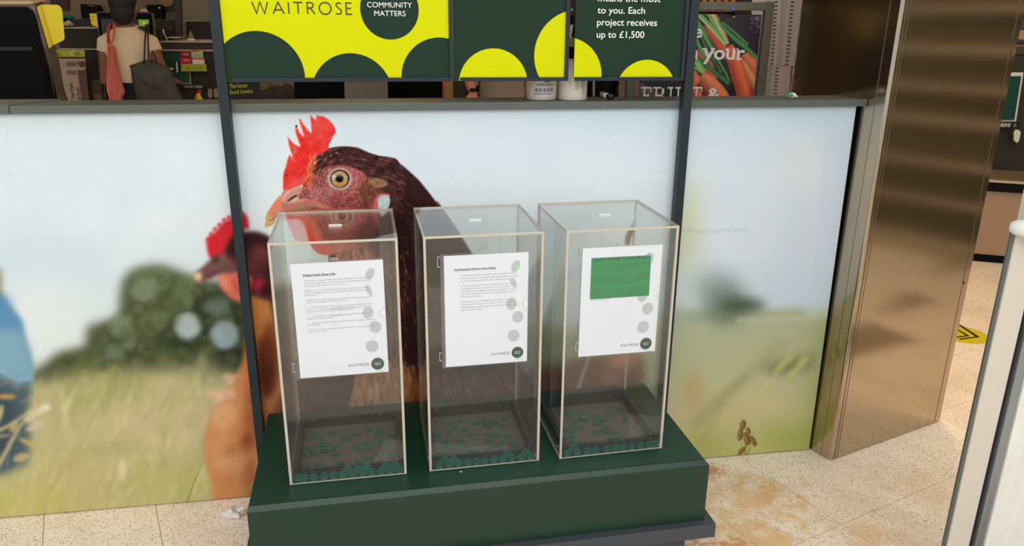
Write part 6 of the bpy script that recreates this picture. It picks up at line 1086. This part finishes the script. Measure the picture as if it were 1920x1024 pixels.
for r_, (z, n_) in enumerate(((1.42, 5), (1.68, 5))):
    s_ = empty('packet_shelf', (3.55, 3.0, z), RA, ('lower' if r_ == 0 else 'upper') + ' dark shelf of packets past the steel column', 'shelf'); b = MB(); b.box((0, 0, -.02), (1.4, .3, 0)); b.build('board', kblack, s_); b = MB(); b.box((0, -.006, -.025), (1.4, 0, .0)); b.build('price_rail', mat('brown rail', (120, 80, 50), .5), s_)
    for k in range(n_):
        q = Matrix.Rotation(RA, 3, 'Z') @ Vector((.03 + k * .27, .05, 0)) + Vector((3.55, 3.0, z + .0005)); pk = empty('packet', tuple(q), RA, 'dark food packet with red and orange print, %s on the %s shelf past the column' % (('first', 'second', 'third', 'fourth', 'fifth')[k], ('lower', 'upper')[r_]), 'packet', 'packets on the far right shelves')
        b = MB(); b.box((0, 0, 0), (.2, .06, .17)); b.build('pouch', mat('packet dark %d' % (k % 3), [(34, 20, 26), (60, 26, 16), (26, 24, 40)][k % 3], .4), pk, bevel=.006); b = MB(); b.box((.03, -.0015, .03), (.17, -.0002, .09)); b.build('printed_label', mat('packet label %d' % (k % 2), [(176, 70, 26), (170, 130, 90)][k % 2], .5), pk)
# yellow floor sticker with black chevrons
sk = empty('floor_sticker', tuple(atz(1803, 627, 0)), 0, 'round yellow floor sticker with black chevrons beyond the column', 'sticker'); sk.location.z = .0006
sr_ = (atz(1849, 628, 0) - atz(1803, 627, 0)).length; b = MB(); b.lathe([(sr_, 0), (sr_, .0012)], n=48); b.build('disc', mat('yellow vinyl', (206, 196, 20), .5), sk)
ct = Vector(sk.location); b = MB()
for pts in (((1796, 610), (1799, 609), (1837, 633), (1799, 638), (1798, 636), (1829, 632)), ((1795, 620), (1797, 619), (1818, 631), (1794, 634), (1794, 632), (1811, 630))):
    V3 = [atz(px, py, 0) - ct for px, py in pts]; V3 = [(v.x, v.y, .0022) for v in V3]; b.add(V3, [(0, 1, 2, 5), (5, 2, 3, 4)])
b.build('chevron', blk, sk, fix=False)
# ================================================================ people
skin = mat('brown skin', (128, 78, 52), .5, var=.06); skin2 = mat('pink skin', (186, 120, 96), .5, var=.06); hairm = mat('black hair', (20, 15, 13), .7, bump=.5, scale=80); shirt = mat('cream polo shirt', (222, 198, 164), .85, var=.04, bump=.15, scale=14); trous = mat('black trousers', (12, 12, 13), .8); greyt = mat('grey t-shirt', (128, 116, 108), .85, var=.05, bump=.2, scale=14)
def oval(c, rx, ry, n=20, p=2.2): return [Vector((c[0] + rx * math.copysign(abs(math.cos(a)) ** (2 / p), math.cos(a)), c[1] + ry * math.copysign(abs(math.sin(a)) ** (2 / p), math.sin(a)), c[2])) for a in [2 * math.pi * i / n for i in range(n)]]
def hand(b, wrist, d, up, sidev, s=1.):
    """palm and five unequal bent fingers, thumb off the side of the palm; added to b"""
    d, up, sidev = d.normalized(), up.normalized(), sidev.normalized(); P = lambda a, c, e: wrist + (d * a + sidev * c + up * e) * s
    b.tube([P(0, 0, 0), P(.03, .002, 0), P(.085, .002, .002)], [.026 * s, .036 * s, .038 * s], 12, .5)
    for o_, l in ((-.028, .062), (-.009, .072), (.010, .068), (.028, .054)): b.tube([P(.07, o_, 0), P(.09, o_, .001), P(.09 + l * .5, o_ * 1.05, -.006), P(.09 + l * .85, o_ * 1.05, -.024), P(.09 + l, o_ * 1.05, -.040)], [.0095 * s, .0095 * s, .009 * s, .0085 * s, .006 * s], 8)
    b.tube([P(.02, -.024, -.002), P(.045, -.048, -.006), P(.07, -.058, -.014), P(.088, -.058, -.024)], [.014 * s, .012 * s, .011 * s, .008 * s], 8)
def person(name, x, y, lab, top, sk_, hair, arms, scale=1., rz=0, slim=1., hem=.99, head_dz=0., head_k=1.):
    r = empty(name, (x, y, 0), rz, lab, 'person'); b = MB()      # faces +y, back to the camera
    b.loft([oval((0, 0, z), rx * (slim if z < 1.43 else 1), ry) for z, rx, ry in ((.86, .155, .105), (.95, .165, .115), (1.08, .135, .10), (1.2, .150, .105), (1.33, .175, .105), (1.40, .165, .088), (1.445, .085, .062), (1.48, .052, .052), (1.56, .048, .050))])
    hz = lambda x_, y_, z_: (x_ * head_k, y_ * head_k, 1.655 + head_dz + (z_ - 1.655) * head_k)
    hr_ = lambda *q_: tuple(v * head_k for v in q_)
    b.ellipsoid(hz(0, .012, 1.655), hr_(.073, .092, .112)); b.ellipsoid(hz(0, .055, 1.60), hr_(.048, .05, .05)); b.ellipsoid(hz(0, .108, 1.635), hr_(.012, .020, .022)); b.ellipsoid(hz(0, .100, 1.592), hr_(.022, .010, .008))
    for s in (-1, 1):
        b.ellipsoid(hz(s * .074, .0, 1.645), hr_(.014, .018, .030)); b.tube([(s * .085, 0, .90), (s * .09, .005, .70), (s * .085, .01, .48), (s * .085, 0, .28), (s * .085, -.015, .09)], [.088, .08, .058, .056, .038], 14)
        b.tube([(s * .085, -.05, .045), (s * .088, .05, .04), (s * .09, .15, .03)], [.035, .042, .025], 12, .8)
        sh_, el, wr, hd_, hu = arms[0 if s < 0 else 1]; b.tube([(s * .140 * slim, 0, 1.395), sh_, el, ((Vector(el) + Vector(wr)) / 2), wr], [.05, .05, .040, .038, .026], 12); hand(b, Vector(wr), Vector(hd_), Vector(hu), Vector(hd_).cross(Vector(hu)) * -s)
    voxel(b.build('body', sk_, r), .0075, 3)
    t = MB(); t.loft([oval((0, 0, z), rx * (slim if z < 1.43 else 1), ry) for z, rx, ry in ((hem, .176, .130), (hem + .02, .172, .128), (hem + .08, .166, .124), (1.25, .170, .124), (1.33, .184, .122), (1.415, .180, .100), (1.455, .105, .074), (1.475, .068, .064))])
    for s in (-1, 1): sh_, el = arms[0 if s < 0 else 1][:2]; m_ = Vector(sh_) + (Vector(el) - Vector(sh_)) * .22; t.tube([(s * .11 * slim, 0, 1.402), sh_, m_], [.056, .058, .056], 14)
    q = random.Random(3)
    for k in range(9): a = q.uniform(-2.9, -.3); t.tube([(.17 * slim * math.cos(a), .122 * math.sin(a), q.uniform(hem + .01, hem + .1)), (.16 * slim * math.cos(a + .2), .116 * math.sin(a + .2), q.uniform(hem + .12, 1.3))], [.010, .006], 6)
    voxel(t.build('shirt', top, r), .008, 3)
    t = MB(); t.tube([(.066 * math.cos(a), .004 + .062 * math.sin(a), 1.478 + .012 * math.sin(a)) for a in [k * math.pi / 10 for k in range(21)]], .011, 8); t.build('collar', top, r, smooth=True)
    t = MB(); t.loft([oval((0, 0, z), rx, ry) for z, rx, ry in ((.84, .160, .12), (.95, .166, .124), (hem + .03, .150 * slim + .012, .116))])
    for s in (-1, 1): t.tube([(s * .085, 0, .90), (s * .09, .005, .70), (s * .085, .01, .48), (s * .085, 0, .28), (s * .085, -.012, .07)], [.098, .09, .072, .066, .056], 14)
    voxel(t.build('trousers', trous, r), .01, 2)
    t = MB(); t.ellipsoid(hz(0, -.004, 1.682), hr_(.079, .096, .100)); t.ellipsoid(hz(0, -.040, 1.618), hr_(.068, .056, .070)); voxel(t.build('hair', hair, r), .007, 3)
    for s in (-1, 1):
        t = MB(); t.tube([(s * .085, -.06, .04), (s * .088, .05, .04), (s * .09, .165, .03)], [.042, .05, .032], 12, .8); t.build('shoe', kblack, r, smooth=True); t = MB(); t.ellipsoid(hz(s * .03, .096, 1.66), hr_(.012, .008, .009), 10, 8); t.build('eye', plastic_w, r, smooth=True)
    r.scale = (scale,) * 3; return r
WY = 3.45; wc_ = aty(246, 120, WY)
person('person', wc_.x, WY, 'person seen from behind in a cream short sleeved polo shirt at the far self checkout', shirt, skin, hairm,
       [((-.142, .0, 1.375), (-.178, .01, 1.12), (-.14, .22, 1.10), (.2, .9, .1), (0, 0, 1)), ((.146, .0, 1.375), (.205, -.01, 1.13), (.20, .22, 1.10), (-.1, .9, .1), (0, 0, 1))], scale=1.0, rz=.05, slim=.80, hem=1.12, head_dz=-.045, head_k=1.12)
cl = .0
def at_w(px, py, dy): return aty(px, py, WY + dy)
# coral shopping bag on the left shoulder
rb = empty('shopping_bag', (0, 0, 0), 0, 'long coral pink shopping bag hanging from the left shoulder of the shopper', 'bag')
cor = mat('coral fabric', (214, 112, 98), .8, var=.08, bump=.3, scale=20); cor2 = mat('orange strap trim', (214, 84, 44), .7)
def hung(name, prof, m_, root, ydep, th, seed=1, folds=5, amp=.012):
    """soft hanging bag: rows of (left px, right px, y px), closed and gently folded"""
    b = MB(); rings = []; q = random.Random(seed)
    for k, (xl, xr_, yy) in enumerate(prof):
        L_, R_ = aty(xl, yy, ydep), aty(xr_, yy, ydep); c = (L_ + R_) / 2; hw = (R_ - L_).length / 2; ring = []
        t = th * min(1, .35 + k / max(1, len(prof) - 1))
        for i in range(32):
            a = 2 * math.pi * i / 32; ring.append(Vector((c.x + hw * math.cos(a), c.y + t * math.sin(a) * (1 + .3 * math.sin(folds * a + seed)) + amp * math.sin(folds * math.cos(a) * 2 + k * .6), c.z)))
        rings.append(ring)
    b.loft(rings); return b.build(name, m_, root, smooth=True)
hung('bag', [(202, 213.5, 84), (202.5, 216, 95), (202.5, 219, 110), (201.5, 223, 128), (200, 227, 148), (200.5, 234, 168), (201, 235, 174), (203, 230, 182), (205, 229, 200), (206, 229, 230)], cor, rb, WY - .145, .03, 2)
b = MB(); yS = WY - .145; b.tube([aty(204, 83, yS), aty(203, 66, yS), aty(204, 50, yS + .03), aty(206, 43.5, WY - .05), aty(207, 44, WY + .06), aty(206, 60, WY + .14)], .010, 8, .4); b.build('strap', mat('dark coral fabric', (150, 60, 50), .8), rb, smooth=True)
b = MB(); b.tube([aty(203, 82, yS - .006), aty(208, 80, yS - .006), aty(212, 74, yS - .006), aty(213.5, 64, yS), aty(214, 50, yS + .03), aty(214.5, 43, WY - .05), aty(214, 44, WY + .06), aty(213, 60, WY + .14)], .006, 8); b.build('strap', cor2, rb, smooth=True)
tb = empty('tote_bag', (0, 0, 0), 0, 'large dark olive tote bag on the right shoulder of the shopper', 'bag'); toteM = mat('dark olive nylon', (54, 52, 40), .55, var=.1, bump=.4, scale=12)
yT = WY - .19
b = MB(); out = [(242, 123), (262, 116), (276, 111.5), (290, 113), (304, 121), (317, 126), (322, 132), (326, 146), (334, 165), (342, 180), (348, 200), (345, 222), (262, 222), (257, 190), (251, 165), (247, 145), (245, 128)]
ctr = aty(290, 165, yT); fr_ = []; bk_ = []
P3 = [aty(px, py, yT) for px, py in out]; n = len(P3)
rings = [[ctr + (p_ - ctr) * k + Vector((0, -.055 * math.sqrt(max(0, 1 - k * k)) - .006 * math.sin(6 * k + j), 0)) for j, p_ in enumerate(P3)] for k in (.05, .35, .6, .8, .93, 1.0)] + [[ctr + (p_ - ctr) * k + Vector((0, .055 * math.sqrt(max(0, 1 - k * k)), 0)) for p_ in P3] for k in (.93, .8, .6, .05)]
b.loft(rings); b.build('bag', toteM, tb, smooth=True)
hdl = mat('dark brown leather', (34, 24, 20), .5)
for xa, xb, dy in ((270, 273.5, 0), (278, 277.5, -.004)): b = MB(); b.tube([aty(xa, 118, yT - .03), aty(xa + .5, 112, yT - .03), aty((xa + xb) / 2, 80, yT + .01), aty(xb, 56, yT + .05 + dy), aty(xb + .3, 48, WY - .07), aty(xb + .5, 46.5, WY), aty(xb, 52, WY + .1)], .0062, 8); b.build('handle', hdl, tb, smooth=True)
b = MB(); b.tube([aty(294, 116, yT), aty(291, 105, yT + .03), aty(286, 96, yT + .08)], .005, 8); b.build('handle', hdl, tb, smooth=True)
b = MB(); c_ = aty(322, 129, yT - .02); b.ellipsoid(c_, (.009, .006, .006)); b.build('popper', mat('pale brass', (226, 220, 150), .3, .5), tb, smooth=True)
b = MB(); b.solid([aty(px, py, yT - .062) for px, py in ((272, 114), (282, 114), (281, 120), (277, 123), (273, 120))], [aty(px, py, yT - .058) for px, py in ((272, 114), (282, 114), (281, 120), (277, 123), (273, 120))]); b.build('flap', toteM, tb)
# second figure: only grey shirt hem, forearm and hand show under the sign
GY = 3.4; gc = aty(941, 170, GY)
person('person', gc.x, GY, 'person in a grey t-shirt with a black wristwatch, seen only under the green sign', greyt, skin2, mat('brown hair', (60, 40, 26), .7),
       [((-.19, 0, 1.34), (-.235, .0, 1.10), (-.215, -.02, .90 + .145), (-.02, .0, -1), (0, 1, 0)), ((.19, 0, 1.34), (.21, .02, 1.10), (.15, .2, 1.0), (-.1, .9, 0), (0, 0, 1))], scale=1.0)
wt_ = empty('wristwatch', (gc.x - .2155, GY - .018, 1.062), 0, 'black wristwatch on the forearm of the person in grey', 'watch'); b = MB(); b.lathe([(.031, -.011), (.033, -.008), (.033, .008), (.031, .011)], n=24); b.build('strap', kblack, wt_, smooth=True); b = MB(); b.box((-.012, -.039, -.014), (.012, -.031, .014)); b.build('case', mat('dark watch case', (22, 22, 24), .3), wt_, bevel=.003)
